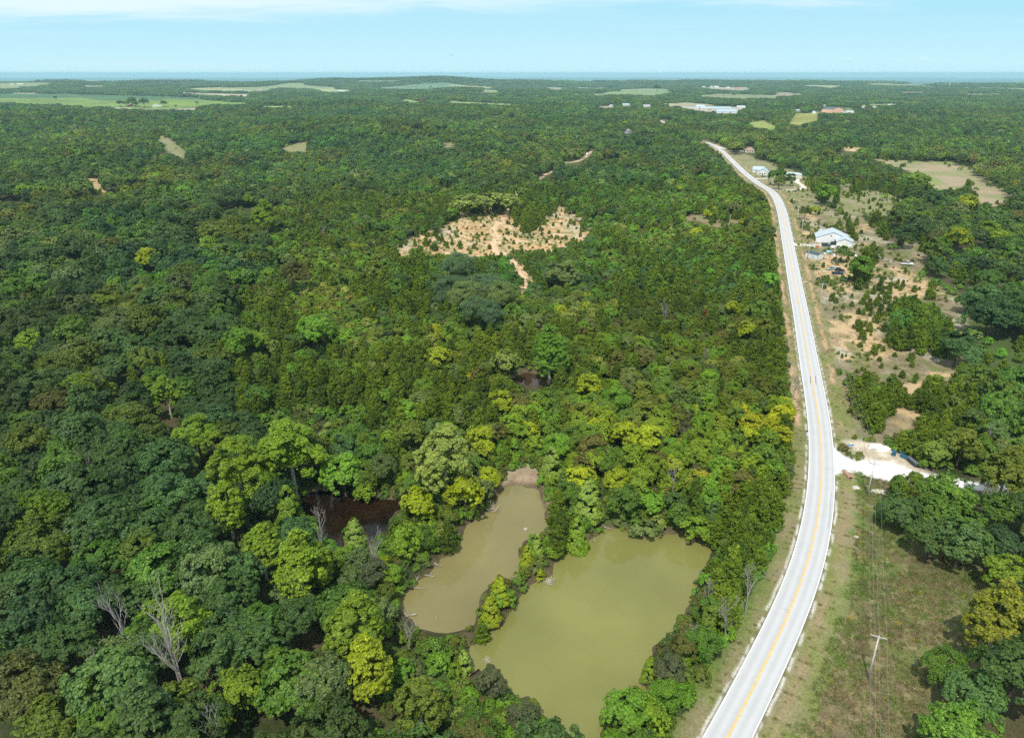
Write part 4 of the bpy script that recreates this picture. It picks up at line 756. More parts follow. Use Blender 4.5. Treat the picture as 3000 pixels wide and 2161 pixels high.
def zone(px, py):
    """0 oak wood, 1 mixed thicket, 2 yellow thicket, 3 cedar scrub, 4 distant wood, 5 near pond mix"""
    z = np.zeros(len(px), int)
    mid = inpoly(px, py, O([(600,560),(420,500),(700,430),(1000,380),(1250,330),(1550,310),(1700,420),(1760,900),(1800,1100),(1650,1500),(1560,1700),(900,1700),(880,1350),(860,1180),(700,980),(560,960),(480,800),(520,660)]))
    z[mid] = 1
    z[inpoly(px, py, O([(1130,900),(1300,880),(1500,900),(1740,900),(1740,1000),(1640,1080),(1540,1090),(1420,1090),(1300,1080),(1130,1010)]))] = 2
    z[inpoly(px, py, O([(840,1060),(1080,1020),(1090,1120),(950,1300),(880,1400),(760,1340),(660,1160),(700,1110),(820,1230),(860,1200)]))] = 5
    z[inpoly(px, py, O([(1560,1200),(1700,1150),(1760,1150),(1740,1260),(1600,1560),(1560,1700),(1440,1700),(1430,1430)]))] = 5
    ced = inpoly(px, py, O([(1100,400),(1300,340),(1330,370),(1240,470),(1180,500),(1080,480)]))|inpoly(px, py, Z(2250,650,[(800,560),(1500,560),(1640,860),(1640,1150),(1560,1200),(1000,1150),(1040,900)]))|inpoly(px, py, Z(2250,650,[(700,1360),(1500,1300),(1500,1660),(720,1660)]))|inpoly(px, py, Z(2250,1150,[(800,-30),(1700,-30),(2000,300),(1900,740),(1500,640),(1100,500),(930,360)]))|inpoly(px, py, O([(1600,1150),(1780,1000),(1790,1180),(1700,1330),(1600,1380),(1570,1250)]))|inpoly(px, py, O([(850,560),(1150,570),(980,640),(900,700),(780,640)]))|inpoly(px, py, O([(1640,560),(1740,480),(1780,900),(1640,800)]))|inpoly(px, py, O([(250,380),(420,320),(450,420),(300,440)]))
    z[ced] = 3
    z[(py < 560) & (z == 0)] = 4
    return z
MIX = {0: (['oak', 'round', 'cedar', 'tall'], [.74, .20, .03, .03]), 1: (['round', 'cedar', 'oak', 'feather', 'bush', 'cedarb', 'cone'], [.30, .32, .10, .10, .07, .08, .03]), 2: (['round', 'cedar', 'feather', 'bush', 'cone'], [.6, .15, .09, .11, .05]),
       3: (['cedar', 'cedarb', 'round'], [.66, .28, .06]), 4: (['oak', 'round', 'cedar'], [.60, .28, .12]), 5: (['round', 'bush', 'cedar', 'feather', 'cone'], [.42, .22, .16, .12, .08])}
TNT = {0: (['dark', 'deep', 'blue', 'green', 'olive', 'brown', 'lime', 'russet', 'grey', 'ygreen'], [.29, .10, .20, .21, .09, .02, .015, .001, .06, .014]), 1: (['dark', 'green', 'fresh', 'blue', 'olive', 'brown', 'grey', 'lime', 'yellow', 'deep', 'sage'], [.10, .24, .19, .09, .15, .05, .08, .05, .02, .01, .02]),
       2: (['yellow', 'ygreen', 'lime', 'green', 'fresh', 'olive', 'brown', 'slate', 'gold'], [.10, .20, .17, .16, .13, .12, .06, .04, .02]), 3: (['green', 'olive', 'dark', 'fresh'], [.4, .3, .2, .1]), 4: (['dark', 'green', 'blue', 'deep', 'olive', 'brown', 'grey', 'lime'], [.34, .22, .19, .10, .08, .02, .04, .01]),
       5: (['ygreen', 'lime', 'green', 'fresh', 'olive', 'grey', 'slate', 'yellow', 'sage', 'brown'], [.12, .14, .18, .14, .12, .08, .06, .05, .05, .06])}
SPC = {0: 7.6, 1: 4.9, 2: 4.9, 3: 3.5, 4: 7.4, 5: 4.7}
def scatter(cell, zs, r0, r1, seed):
    rs = np.random.RandomState(seed); s = math.sin(R(46)); X = np.arange(-r1*s, r1*s, cell); Y = np.arange(20, r1, cell); X, Y = np.meshgrid(X, Y); X = X.ravel(); Y = Y.ravel()
    X = X+rs.uniform(-.42, .42, X.shape)*cell; Y = Y+rs.uniform(-.42, .42, Y.shape)*cell; r = np.hypot(X, Y); k = (r > r0) & (r < r1) & (np.abs(np.arctan2(X, Y)) < R(44))
    X, Y = X[k], Y[k]; z = hgt(X, Y); px, py, dp = proj(X, Y, z+4); k = (px > -260) & (px < 3260) & (py < 2420); X, Y, z, px, py = X[k], Y[k], z[k], px[k], py[k]
    if zs is not None: zn = zone(px, py); k = np.isin(zn, zs); X, Y, z, px, py, zn = X[k], Y[k], z[k], px[k], py[k], zn[k]
    else: zn = np.full(len(X), 4)
    return X, Y, z, px, py, zn
def dress(S, seed, sc_far=1.0):
    X, Y, z, px, py, zn = S; rs = np.random.RandomState(seed); n = len(X); kd = np.empty(n, object); tn = np.empty(n, object)
    low = vn(X/38, Y/38, 77)
    for q in np.unique(zn):
        m = np.where(zn == q)[0]; kd[m] = rs.choice(MIX[q][0], len(m), p=MIX[q][1])
        # neighbours of a kind tend to share their colour
        cl = (vn(X[m]/17, Y[m]/17, 301+q)*.4+rs.uniform(0, 1, len(m))*.6); o = cl.argsort().argsort()/max(1, len(m)); cum = np.cumsum(TNT[q][1])/sum(TNT[q][1]); perm = TNT[q][0]
        tn[m] = np.array(perm, object)[np.searchsorted(cum, np.clip(o, 0, .9999))]
    # stands: cedar thickets, pale soft stands, dark oak stands, following slopes and old clearings
    pn = fbm(X/75, Y/110, 401, 3); u_ = rs.uniform(0, 1, n); w4 = (zn == 4) | (zn == 1) | ((zn == 0) & (np.hypot(X, Y) > 260))
    kd[w4 & (pn > .60) & (u_ < .65)] = 'cedar'; m = w4 & (pn < .40) & (u_ < .65); kd[m & (u_ < .35)] = 'feather'; tn[m] = rs.choice(['grey', 'olive', 'green', 'fresh', 'sage'], m.sum(), p=[.25, .3, .2, .17, .08])
    m = w4 & (pn > .49) & (pn < .53) & (u_ < .6) & (zn != 1); kd[m] = 'oak'; tn[m] = rs.choice(['dark', 'deep', 'blue'], m.sum())
    opn = w4 & (fbm(X/30, Y/46, 405, 3) > .635); kd[opn] = 'bush'; tn[opn] = rs.choice(['olive', 'fresh', 'sage', 'green', 'lime'], opn.sum(), p=[.35, .2, .15, .22, .08])
    for i in np.where(np.isin(kd, ['cedar', 'cedarb']))[0]: tn[i] = CEDC[rs.randint(4)]
    s = rs.uniform(.74, 1.16, n); s[zn == 1] *= .56+.22*low[zn == 1]; s[zn == 2] *= .74; s[zn == 5] *= .60; s[(zn == 0)] *= 1.12; s[w4] *= (.72+.56*fbm(X/45, Y/60, 403, 3))[w4]
    ced = np.isin(kd, ['cedar', 'cedarb']); s[ced] = rs.uniform(.75, 1.35, ced.sum()); b = kd == 'bush'; s[b] = rs.uniform(.7, 1.4, b.sum())
    ft = (kd == 'feather'); s[ft] *= .95
    h = np.array([HT[k] for k in kd])*s; r = np.array([RAD[k] for k in kd])*s
    ok = allowed(X, Y, z, h, r)
    # give refused trees a second chance as low growth
    bad = np.where(~ok & (Y < 700))[0]
    if len(bad):
        kd[bad] = rs.choice(['bush', 'cedarb'], len(bad), p=[.75, .25]); s[bad] = rs.uniform(.6, 1.1, len(bad)); h[bad] = np.array([HT[k] for k in kd[bad]])*s[bad]; r[bad] = np.array([RAD[k] for k in kd[bad]])*s[bad]
        for i in bad:
            if kd[i] == 'cedarb': tn[i] = 'cedar'
            elif tn[i] in ('cedar', 'cedarb', 'cedard'): tn[i] = 'green'
        ok[bad] = allowed(X[bad], Y[bad], z[bad], h[bad], r[bad])
    d = np.full(n, 1e9)
    for hx, hy, hr, hk in HB: d = np.minimum(d, (np.hypot(X-hx, Y-hy)-hr*.62-r*.35))
    low_ = (d <= 0) & (Y < 700); ok[low_ & (Y >= 700)] = False; ok &= (d > 0) | low_
    swap = low_.copy()
    # a hero must not be hidden by something standing in front of it
    for hx, hy, hr, hk in HB:
        if hy > 900: continue
        px0, py0, dp0 = proj(hx, hy, float(hgt(hx, hy))+5*hr/4); pr = hr*F0/float(dp0); k = (Y < hy) & (Y > hy-60) & ok & (np.abs(X-hx) < 30)
        if k.any():
            a, b2, c2 = proj(X[k], Y[k], z[k]+h[k]*.75); bad2 = np.hypot(a-px0, b2-py0) < pr*.75+r[k]*F0/c2*.3; swap[np.where(k)[0][bad2]] = True
            if hy > 700: ok[np.where(k)[0][bad2]] = False
    sw = np.where(swap & ok)[0]
    kd[sw] = 'bush'; s[sw] = rs.uniform(.8, 1.35, len(sw)); h[sw] = 2.8*s[sw]; r[sw] = 1.8*s[sw]
    for i in sw:
        if tn[i] in ('cedar', 'cedarb', 'cedard', 'yellow', 'ygreen'): tn[i] = 'green'
    ok &= (d > 0) | swap
    if len(sw): ok[sw] = allowed(X[sw], Y[sw], z[sw], h[sw], r[sw])
    for P in (WP_BROWN, WP_OLIVE, WP_DARK, WP_SMALL): ok &= sdist(X, Y, P) > .8
    ok &= sdist(X, Y, wp(DRIVE_POLY, hgt0)) > np.minimum(2.2, r*.6)
    return [a[ok] for a in (X, Y, z, px, py, zn, kd, tn, s, h, r)]
G = []
RN = 640
G.append(dress(scatter(8.3, [0, 4], 60, RN, 1), 21)); G.append(dress(scatter(4.5, [1, 2, 5], 60, RN, 2), 22)); G.append(dress(scatter(3.7, [3], 60, RN, 3), 23))
G.append(dress(scatter(8.6, None, RN, 2600, 4), 24))
def fringe():
    X, Y, z, px, py, zn = scatter(2.2, None, 60, 470, 6); rs = np.random.RandomState(61); zn = zone(px, py); n = len(X)
    d = np.minimum(np.minimum(sdist(X, Y, WP_BROWN), sdist(X, Y, WP_OLIVE)), sdist(X, Y, WP_DARK)); dr_ = segdist(X, Y, PR[::6], False)
    k = (d > .15) & ((d < 16) | (dr_ < 24) & (dr_ > 5) | np.isin(zn, [1, 2, 5]) & (rs.uniform(0, 1, n) < .45)); X, Y, z, px, py, zn, d = [a[k] for a in (X, Y, z, px, py, zn, d)]; n = len(X)
    kd = np.array(['bush']*n, object); tn = rs.choice(['green', 'olive', 'grey', 'fresh', 'brown', 'dark', 'lime'], n, p=[.26, .2, .12, .16, .12, .1, .04]).astype(object); s = rs.uniform(.4, .95, n); s[d < 2] *= .75; h = 2.8*s; r = 1.8*s
    ok = allowed(X, Y, z, h, r*.4)
    return [a[ok] for a in (X, Y, z, px, py, zn, kd, tn, s, h, r)]
G.append(fringe())
ALL = [np.concatenate([g[i] for g in G]) for i in range(11)]
X, Y, Zz, PX, PY, ZN, KD, TN, S_, H_, R_ = ALL
far = np.hypot(X, Y) > RN
KD[far & (KD == 'feather')] = 'round'; 
vis = (PX > -60) & (PX < 3060) & (PY < 2300) & (PY > 150)
dp = proj(X, Y, Zz+5)[2]; show = R_*H_/dp**2*vis
# the 300 of a kind that show largest stand as trees of their own, the rest is one mass per kind
solo = np.zeros(len(X), bool)
# whole stands are paler, darker, yellower or greyer than their neighbours
b1 = (.70+.62*fbm(X/62, Y/95, 501, 3))*np.where(ZN == 4, 1.08, np.where((ZN == 0) & (X < 0), .86, 1.0)); b2 = (fbm(X/88+9, Y/120, 503, 3)-.5)*np.where(np.isin(KD, ['cedar', 'cedarb']), .35, 1.0)
COL = np.array([TINT[t][0] for t in TN])*b1[:, None]*(1+b2[:, None]*np.array([.9, .15, -.5]))
CAPS = dict(oak=300, round=300, cedar=300, cedarb=120, bush=220, feather=90, tall=60, cone=60)
for k, cap in CAPS.items():
    m = np.where(KD == k)[0]; m = m[np.argsort(-show[m])][:cap]; m = m[show[m] > 0]; solo[m] = True
LT = {}
for n_, i in enumerate(np.where(solo)[0]):
    k = KD[i]; lb = autolabel(k, TN[i], S_[i], float(X[i]), float(Y[i])); sz = .85+.35*((i*37) % 100)/100
    place_tree(k, float(X[i]), float(Y[i]), float(Zz[i]), float(S_[i]), tuple(COL[i]), lb, int(i), sz, lod=0 if Y[i] < 330 else 1)
print('solo trees', solo.sum(), 'labels', len(SEEN), 'mass', (~solo).sum())
# ---- masses by geometry nodes: one object per kind
def gn_mass(name, label, protos, pos, idx, rot, scl, col, cat='woodland'):
    hid = bpy.data.collections.new(name+'_kinds')        # not linked into the scene: only a source of shapes
    for i, me in enumerate(protos):
        hid.objects.link(bpy.data.objects.new(f'k{i:03d}', me))
    me = bpy.data.meshes.new(name); n = len(pos); me.vertices.add(n); me.vertices.foreach_set('co', np.asarray(pos, np.float32).ravel())
    me.attributes.new('idx', 'INT', 'POINT').data.foreach_set('value', np.asarray(idx, np.int32))
    me.attributes.new('rotz', 'FLOAT', 'POINT').data.foreach_set('value', np.asarray(rot, np.float32))
    me.attributes.new('scl', 'FLOAT_VECTOR', 'POINT').data.foreach_set('vector', np.asarray(scl, np.float32).ravel())
    me.attributes.new('color', 'FLOAT_COLOR', 'POINT').data.foreach_set('color', np.concatenate([col, np.ones((n, 1))], 1).astype(np.float32).ravel())
    o = obj(name, me, None, kind='stuff', label=label, category=cat)
    g = bpy.data.node_groups.new(name, 'GeometryNodeTree'); g.interface.new_socket('Geometry', in_out='INPUT', socket_type='NodeSocketGeometry'); g.interface.new_socket('Geometry', in_out='OUTPUT', socket_type='NodeSocketGeometry')
    gi = g.nodes.new('NodeGroupInput'); go = g.nodes.new('NodeGroupOutput'); ip = g.nodes.new('GeometryNodeInstanceOnPoints'); ci = g.nodes.new('GeometryNodeCollectionInfo')
    ci.inputs['Collection'].default_value = hid; ci.inputs['Separate Children'].default_value = True; ci.inputs['Reset Children'].default_value = True
    def na(nm, t): q = g.nodes.new('GeometryNodeInputNamedAttribute'); q.data_type = t; q.inputs['Name'].default_value = nm; return q
    a1, a2, a3 = na('idx', 'INT'), na('rotz', 'FLOAT'), na('scl', 'FLOAT_VECTOR'); cx = g.nodes.new('ShaderNodeCombineXYZ'); er = g.nodes.new('FunctionNodeEulerToRotation'); mv = g.nodes.new('GeometryNodeMeshToPoints')
    L = g.links.new
    L(gi.outputs[0], mv.inputs['Mesh']); L(mv.outputs[0], ip.inputs['Points']); L(ci.outputs[0], ip.inputs['Instance']); ip.inputs['Pick Instance'].default_value = True
    L(a1.outputs['Attribute'], ip.inputs['Instance Index']); L(a2.outputs['Attribute'], cx.inputs[2]); L(cx.outputs[0], er.inputs[0]); L(er.outputs[0], ip.inputs['Rotation']); L(a3.outputs['Attribute'], ip.inputs['Scale']); L(ip.outputs[0], go.inputs[0])
    md = o.modifiers.new('grow', 'NODES'); md.node_group = g; return o
rs = np.random.RandomState(8)
def joined(crown_me, trunk_me, kind):
    return crown_me
MN = dict(oak=('broadleaf_woodland', 'dark green woodland of broad oaks running off to the distance'), round=('mixed_thicket', 'mixed green thicket of round crowned trees filling the middle ground'), cedar=('cedar_scrub', 'dark olive cedar scrub between the other trees'),
          cedarb=('low_cedar_scrub', 'low bushy cedar scrub along clearings'), bush=('undergrowth', 'low leafy undergrowth along banks, verges and clearings'), feather=('feathery_growth', 'feathery grey green growth within the thicket'), tall=('tall_woodland', 'taller trees standing out of the wood'), cone=('sapling_growth', 'narrow conical saplings among the thicket'))
LODR = (330, 900)
for k, (nm, lb) in MN.items():
    m = np.where((KD == k) & ~solo)[0]
    if not len(m): continue
    d = np.hypot(X[m], Y[m]); lod = (d > LODR[0]).astype(int)+(d > LODR[1]); nv = NV[k]
    pr = PRO[k, 0]+PRO[k, 1]+PRO[k, 2]; idx = lod*nv+rs.randint(0, nv, len(m))
    col = COL[m]*rs.uniform(.84, 1.18, (len(m), 1)); s = S_[m]
    gn_mass(nm, lb, pr, np.stack([X[m], Y[m], Zz[m]-.15], 1), idx, rs.uniform(0, 6.28, len(m)), np.stack([s, s, s*rs.uniform(.85, 1.15, len(m))], 1), col)
# ---- weeds, tufts and sprigs of the meadow, the verges and the dry clearings
def sprig(name, seed):
    rs_ = np.random.RandomState(seed); n = 34; P = rs_.normal(size=(n, 3))*[.30, .30, .10]; P[:, 2] = np.abs(P[:, 2])+.05+rs_.uniform(0, .55, n)**1.5
    V, Fq = leafquads(rs_, P, rdir(rs_, n)*[1, 1, .35]+[0, -.3, .3], .20, .5); me = mesh_np(name, V, Fq); at = me.attributes.new('v', 'FLOAT', 'FACE'); at.data.foreach_set('value', rs_.uniform(0, 1, n).astype(np.float32)); me.materials.append(LEAF); return me
def weeds():
    rs_ = np.random.RandomState(77); out_ = []
    for P, cell, pal, pr_, s0, s1, c in ((MEADOW, .75, ['w1', 'w2', 'w3', 'w4', 'w5'], [.34, .27, .22, .15, .02], .5, 1.15, .25), (YARD, 1.5, ['w1', 'w2', 'w3', 'w4', 'w5'], [.36, .34, .20, .095, .005], .5, 1.2, .45), (CLAY, 2.6, ['w1', 'w3', 'w4'], [.4, .4, .2], .7, 1.8, .5), (YARD2, 2.6, ['w1', 'w2', 'w3'], [.4, .4, .2], .5, 1.2, .5), (MUD, 1.2, ['w1', 'w2'], [.5, .5], .4, .8, .62)):
        Wd = wp(P, hgt0); Wd = Wd[Wd[:, 1] > -50]; x0, y0 = Wd.min(0); x1, y1 = Wd.max(0); Xs, Ys = np.meshgrid(np.arange(max(x0, -400), min(x1, 500), cell), np.arange(max(y0, 60), min(y1, 620), cell)); Xs = Xs.ravel(); Ys = Ys.ravel(); Xs = Xs+rs_.uniform(-.5, .5, Xs.shape)*cell; Ys = Ys+rs_.uniform(-.5, .5, Ys.shape)*cell
        k = inpoly(Xs, Ys, Wd) & (fbm(Xs/6, Ys/6, 88, 3)+rs_.uniform(-.15, .15, Xs.shape) > c+.12) & (np.abs(np.arctan2(Xs, Ys)) < R(42)); Xs, Ys = Xs[k], Ys[k]; d = segdist(Xs, Ys, PR[::6], False); k = d > (8.5 if P is MEADOW else 7)
        for Q in (PULLOFF, DRIVE_POLY): k &= ~inpoly(Xs, Ys, wp(Q, hgt0))
        Xs, Ys = Xs[k], Ys[k]; t_i = rs_.choice(len(pal), len(Xs), p=pr_); t_i = np.where((fbm(Xs/9, Ys/9, 14, 2) > .56) & (P is MEADOW) & (t_i < 2), 3, t_i); out_.append((Xs, Ys, np.array([int(pal[q][1]) for q in t_i], int), rs_.uniform(s0, s1, len(Xs))))
    # roadside grass
    q = rs_.randint(0, len(PR), 9000); T2 = np.gradient(PR, axis=0); T2 /= np.linalg.norm(T2, axis=1)[:, None]+1e-9; sd_ = np.where(rs_.uniform(0, 1, 9000) < .5, -1, 1)*(4.4+np.abs(rs_.normal(size=9000))*2.6); X9 = PR[q, 0]+T2[q, 1]*sd_; Y9 = PR[q, 1]-T2[q, 0]*sd_; k = (Y9 < 520) & (fbm(X9/4, Y9/4, 66, 2) > .42)
    for Q in (PULLOFF, DRIVE_POLY): k &= ~inpoly(X9, Y9, wp(Q, hgt0))
    out_.append((X9[k], Y9[k], rs_.choice([1, 3, 4], k.sum(), p=[.4, .35, .25]), rs_.uniform(.35, .8, k.sum())))
    Xs, Ys, ti, s = [np.concatenate(a) for a in zip(*out_)]; pal = np.array([(0, 0, 0), (.20, .19, .075), (.22, .165, .09), (.13, .145, .05), (.12, .20, .03), (.42, .32, .01)]); n = len(Xs); print('weeds', n)
    gn_mass('meadow_weeds', 'tufts of dry grass and green weeds on the meadow, verges and clearings', [sprig('weed', 60+j) for j in range(5)], np.stack([Xs, Ys, hgt(Xs, Ys)-.05], 1), rs_.randint(0, 5, n), rs_.uniform(0, 6.28, n), np.stack([s, s, s*rs_.uniform(.7, 1.3, n)], 1), pal[ti]*rs_.uniform(.8, 1.2, (n, 1)), 'weeds')
weeds()
def low_scrub():
    rs_ = np.random.RandomState(97); o_ = []
    for P, cell in ((CLAY, 3.6), (YARD, 2.9), (YARD2, 4), (SAVANNA, 3.5), (YARD4, 2.4)):
        Wd = wp(P, hgt0); x0, y0 = Wd.min(0); x1, y1 = Wd.max(0); a, b = np.meshgrid(np.arange(x0, x1, cell), np.arange(y0, y1, cell)); a = a.ravel()+rs_.uniform(-1, 1, a.size)*cell*.5; b = b.ravel()+rs_.uniform(-1, 1, b.size)*cell*.5
        k = inpoly(a, b, Wd) & (fbm(a/8, b/11, 98, 3)+rs_.uniform(-.12, .12, a.size) > .57) & (segdist(a, b, PR[::6], False) > 9); o_.append((a[k], b[k]))
    a, b = [np.concatenate(q) for q in zip(*o_)]; k = np.ones(len(a), bool)
    for Q in (PULLOFF, DRIVE_POLY): k &= ~inpoly(a, b, wp(Q, hgt0))
    for P, w_ in list(WAYS.values())+[(t_, 4) for t_ in TRACKS]: k &= segdist(a, b, P[::2], False) > w_/2+.8
    a, b = a[k], b[k]; n = len(a); s = rs_.uniform(.14, .62, n)**1.0; tn = rs_.choice(['olive', 'cedar', 'cedarb', 'sage', 'green', 'brown'], n, p=[.3, .2, .15, .12, .13, .1])
    gn_mass('low_scrub', 'low irregular scrub and seedlings scattered over the dry clearings', PRO['bush', 1]+PRO['cedarb', 1], np.stack([a, b, hgt(a, b)-.05], 1), rs_.randint(0, NV['bush']+NV['cedarb'], n), rs_.uniform(0, 6.28, n), np.stack([s, s*rs_.uniform(.8, 1.2, n), s*rs_.uniform(.6, 1.1, n)], 1), np.array([TINT[t][0] for t in tn])*rs_.uniform(.8, 1.2, (n, 1)), 'scrub'); print('scrub', n)
low_scrub()
# ---- woods towards the horizon, in stands
def stands(name, label, r0, r1, cell, sxy, sz, seed, keep_to):
    rs = np.random.RandomState(seed); s = math.sin(R(44)); Xs, Ys = np.meshgrid(np.arange(-r1*s, r1*s, cell), np.arange(r0*.6, r1, cell)); Xs = Xs.ravel(); Ys = Ys.ravel()
    Xs = Xs+rs.uniform(-.4, .4, Xs.shape)*cell; Ys = Ys+rs.uniform(-.4, .4, Ys.shape)*cell; r = np.hypot(Xs, Ys); k = (r > r0) & (r < r1) & (np.abs(np.arctan2(Xs, Ys)) < R(42)); Xs, Ys, r = Xs[k], Ys[k], r[k]
    z = hgt0(Xs, Ys); ok = allowed(Xs, Ys, z, np.full(len(Xs), 9.0), np.full(len(Xs), cell*.45), keep_to)
    ok &= ~((fbm(Xs/800+7, Ys/2000, 91, 3) > .608) & (r > 4500) & (r < 30000))
    Xs, Ys, z = Xs[ok], Ys[ok], z[ok]; n = len(Xs)
    tn = rs.choice(['dark', 'green', 'blue', 'deep', 'olive'], n, p=[.36, .2, .22, .14, .08]); col = np.array([TINT[t][0] for t in tn])*rs.uniform(.8, 1.2, (n, 1))
    gn_mass(name, label, [patch('stand', 900+j) for j in range(5)], np.stack([Xs, Ys, z-.5], 1), rs.randint(0, 5, n), rs.uniform(0, 6.28, n), np.stack([np.full(n, sxy), np.full(n, sxy), sz*rs.uniform(.75, 1.25, n)], 1), col); print(name, n)
FK = [f[0] for f in FIELDS]+[RFIELD, YARD3]
stands('distant_woods', 'dark distant woods between the farm fields', 2600, 7000, 46, 1.0, 1.0, 31, FK)
stands('horizon_woods', 'blue hazy woods on the ridges at the horizon', 7000, 36000, 210, 4.6, 1.7, 32, FK)
# ---------------------------------------------------------------- young cedars on the clearings
def small_cedars(L, x0, y0, where, grp, seed):
    rs = random.Random(seed)
    for i, q in enumerate(L):
        x, y, z = on1(x0+q[0]/3.024, y0+q[1]/3.024); h = q[2]; k = 'cedarb' if (h < 3.2 or rs.random() < .35) else 'cedar'; s = h/HT[k]*1.08
        tn = rs.choice(CEDC) if len(q) < 4 else q[3]
        lb = autolabel(k, tn, s, x, y)
        lb = {'yard': 'young', 'savanna': 'stray', 'clay': 'little'}[where]+' '+lb[lb.index(TINT[tn][1]) if TINT[tn][1] in lb else lb.index(NOUN[k]):].replace(' well ', ' ').replace(' just ', ' ').replace('the row of cedars', 'the cedar row')
        place_tree(k, x, y, z, s*1.12, tn, lb, 500+i+seed, rs.uniform(.85, 1.1), grp, lod=0)
small_cedars([(740,750,2.2),(662,768,1.8),(797,815,2.4),(905,835,2),(730,850,1.2),(790,950,4),(800,975,2),(830,1045,3.6),(895,970,3.2),(950,895,3.4),(1018,970,2.6),(870,790,3.6),(910,790,2),(835,730,3),(985,830,3.4),(1020,855,3),(965,740,5.5),(870,685,4.5),(800,600,5),(870,590,3.5),(985,610,5.5),(1075,640,3.5),(1050,600,2),(800,540,3),(1090,560,2),(1140,590,4),(1190,580,3.5),(1290,620,3),(1170,610,2),(1340,600,1.5),(1420,690,4),(1460,690,3.5),(720,515,2),(935,1170,2.8),(1018,1145,2),(985,1235,2),(1003,1295,1.8),(1120,1195,1.8),(1128,1305,1.5),(828,1320,1.6),(783,1338,1.3),(1185,1380,2.5),(1270,1285,2.2),(1260,1230,3),(1310,1390,2),(560,700,3),(600,720,2.4),(580,660,1.8),(620,640,1.5),(520,510,2),(560,540,1.4),(480,500,1.5),(690,400,1.5),(990,430,1),(1110,410,1),(1110,480,.9),(1235,530,.9),(510,780,1.2),(580,780,1.2),(760,430,5),(820,440,5),(880,440,5),(920,400,5),(850,350,7),(900,330,6),(940,360,5),(790,400,4),(700,40,4),(720,80,4.5),(735,110,4.5),(750,140,4.5),(770,165,4),(715,0,4),(825,105,2.5),(1010,640,4),(1040,720,5),(930,640,4),(900,735,3),(1000,780,3),(1060,800,3.5),(700,1440,3),(860,1400,3),(1100,1420,3)], 2250, 650, 'yard', 'young cedars on the dry ground beside the road', 1)
small_cedars([(660,1450,3.5),(680,1490,4),(705,1530,4),(720,1570,4),(735,1610,4),(690,1465,3),(1230,1335,3),(1110,1350,3.5),(1145,1330,3),(890,1350,3.5),(930,1330,3),(900,1400,2.5),(970,1370,2.5),(1040,1300,2.5),(800,1320,4),(850,1290,3.5),(700,1300,4),(740,1260,4),(1000,1390,3)], 2250, 150, 'savanna', 'cedars in the open savanna past the white house', 2)
small_cedars([(657,375,2.5),(722,365,1.5),(760,415,1.6),(720,310,2),(795,265,2.5),(885,290,4),(960,235,2),(1030,270,4),(1060,260,4),(1090,240,3.5),(985,305,1.2),(950,285,1),(470,435,3),(520,430,3.5),(540,440,3),(590,485,4.5),(560,470,3),(450,520,5),(530,560,4),(500,550,3),(350,520,4),(225,530,3),(265,510,2),(640,535,3.5),(680,510,4),(750,540,4),(620,520,3),(820,555,1.8),(840,590,2),(890,540,1.2),(1010,545,3),(900,420,2),(945,420,2),(865,445,1.5),(890,475,1),(1130,500,1.5),(1225,500,2.5),(1200,470,1.5),(1170,480,1.5),(1240,440,2),(1220,580,2.5),(1250,590,3),(1300,595,3),(1350,450,1.5),(1460,385,2.5),(1480,380,2),(1575,340,2.2),(1515,490,2.5),(1460,510,1.5),(1600,270,2.5),(1620,280,1.5),(1705,350,2.2),(1560,445,2),(1620,450,2),(1650,460,2),(1620,400,2),(1640,490,1.5),(1690,460,2.5),(1755,465,2),(1815,435,2.5),(1780,480,2),(1730,320,3.5),(1760,330,3),(1680,230,2.5),(1690,200,2.5),(1330,500,1),(1215,720,3),(1250,770,2),(1380,780,3.5),(1380,740,3),(1350,690,2.5),(1290,640,2),(1440,740,2),(1490,770,2),(1420,830,3),(1310,410,4),(1350,400,4),(1390,370,4),(1290,390,3),(1360,360,3.5),(1170,320,2.5),(1250,330,3),(1400,420,1.5),(1550,230,2),(1230,420,1.5),(1500,290,2),(700,560,1.5),(330,560,2),(600,360,2),(640,320,2)], 1100, 550, 'clay', 'young cedars on the clay clearing', 3)
# ---------------------------------------------------------------- trees of the far fields and farmsteads
for i, (px, py, hp, tn, lb) in enumerate([(353,313,17,'dark','first dark tree from the left beside the farm road'),(372,313,16,'green','second tree of the farmstead by the green field'),(389,312,24,'dark','tallest tree of the farmstead by the green field'),(397,315,17,'blue','rounded tree right of the tallest farmstead tree'),
  (424,315,24,'dark','big round tree standing apart near the white farm barn'),(481,313,16,'dark','tree right of the white farm barn'),(515,315,7,'green','low tree beyond the white farm barn'),(163,293,10,'dark','lone dark tree in the middle of the green field'),(411,282,17,'green','broad tree at the back hedge of the green field'),
  (450,284,7,'dark','low hedge tree behind the green field'),(475,285,11,'green','hedge tree right of the broad one'),(505,285,9,'green','end tree of the field hedge'),(577,308,10,'olive','bush-like tree at the field corner'),(1925,270,19,'dark','large dark tree in the far pasture'),(1808,315,26,'ygreen','round lime tree between two white houses'),
  (2120,280,8,'dark','small tree on the far brown field'),(2150,282,8,'dark','tree at the end of the far brown field'),(2045,280,9,'green','tree at the farm yard pasture'),(1262,262,9,'green','tree in the big far field'),(1236,305,14,'rust','rust red tree beyond the wood'),(1955,312,8,'green','tree at the pale field behind the cream house'),(2347,322,12,'dark','tree beside the small gabled shed')]):
    x, y, z = on1(px, py); d = float(proj(x, y, z)[2]); h = hp*d/F0; place_tree('oak', x, y, z, h/10.8*1.1, tn, lb, 900+i, .95, 'solitary trees of the far farmland', lod=1)
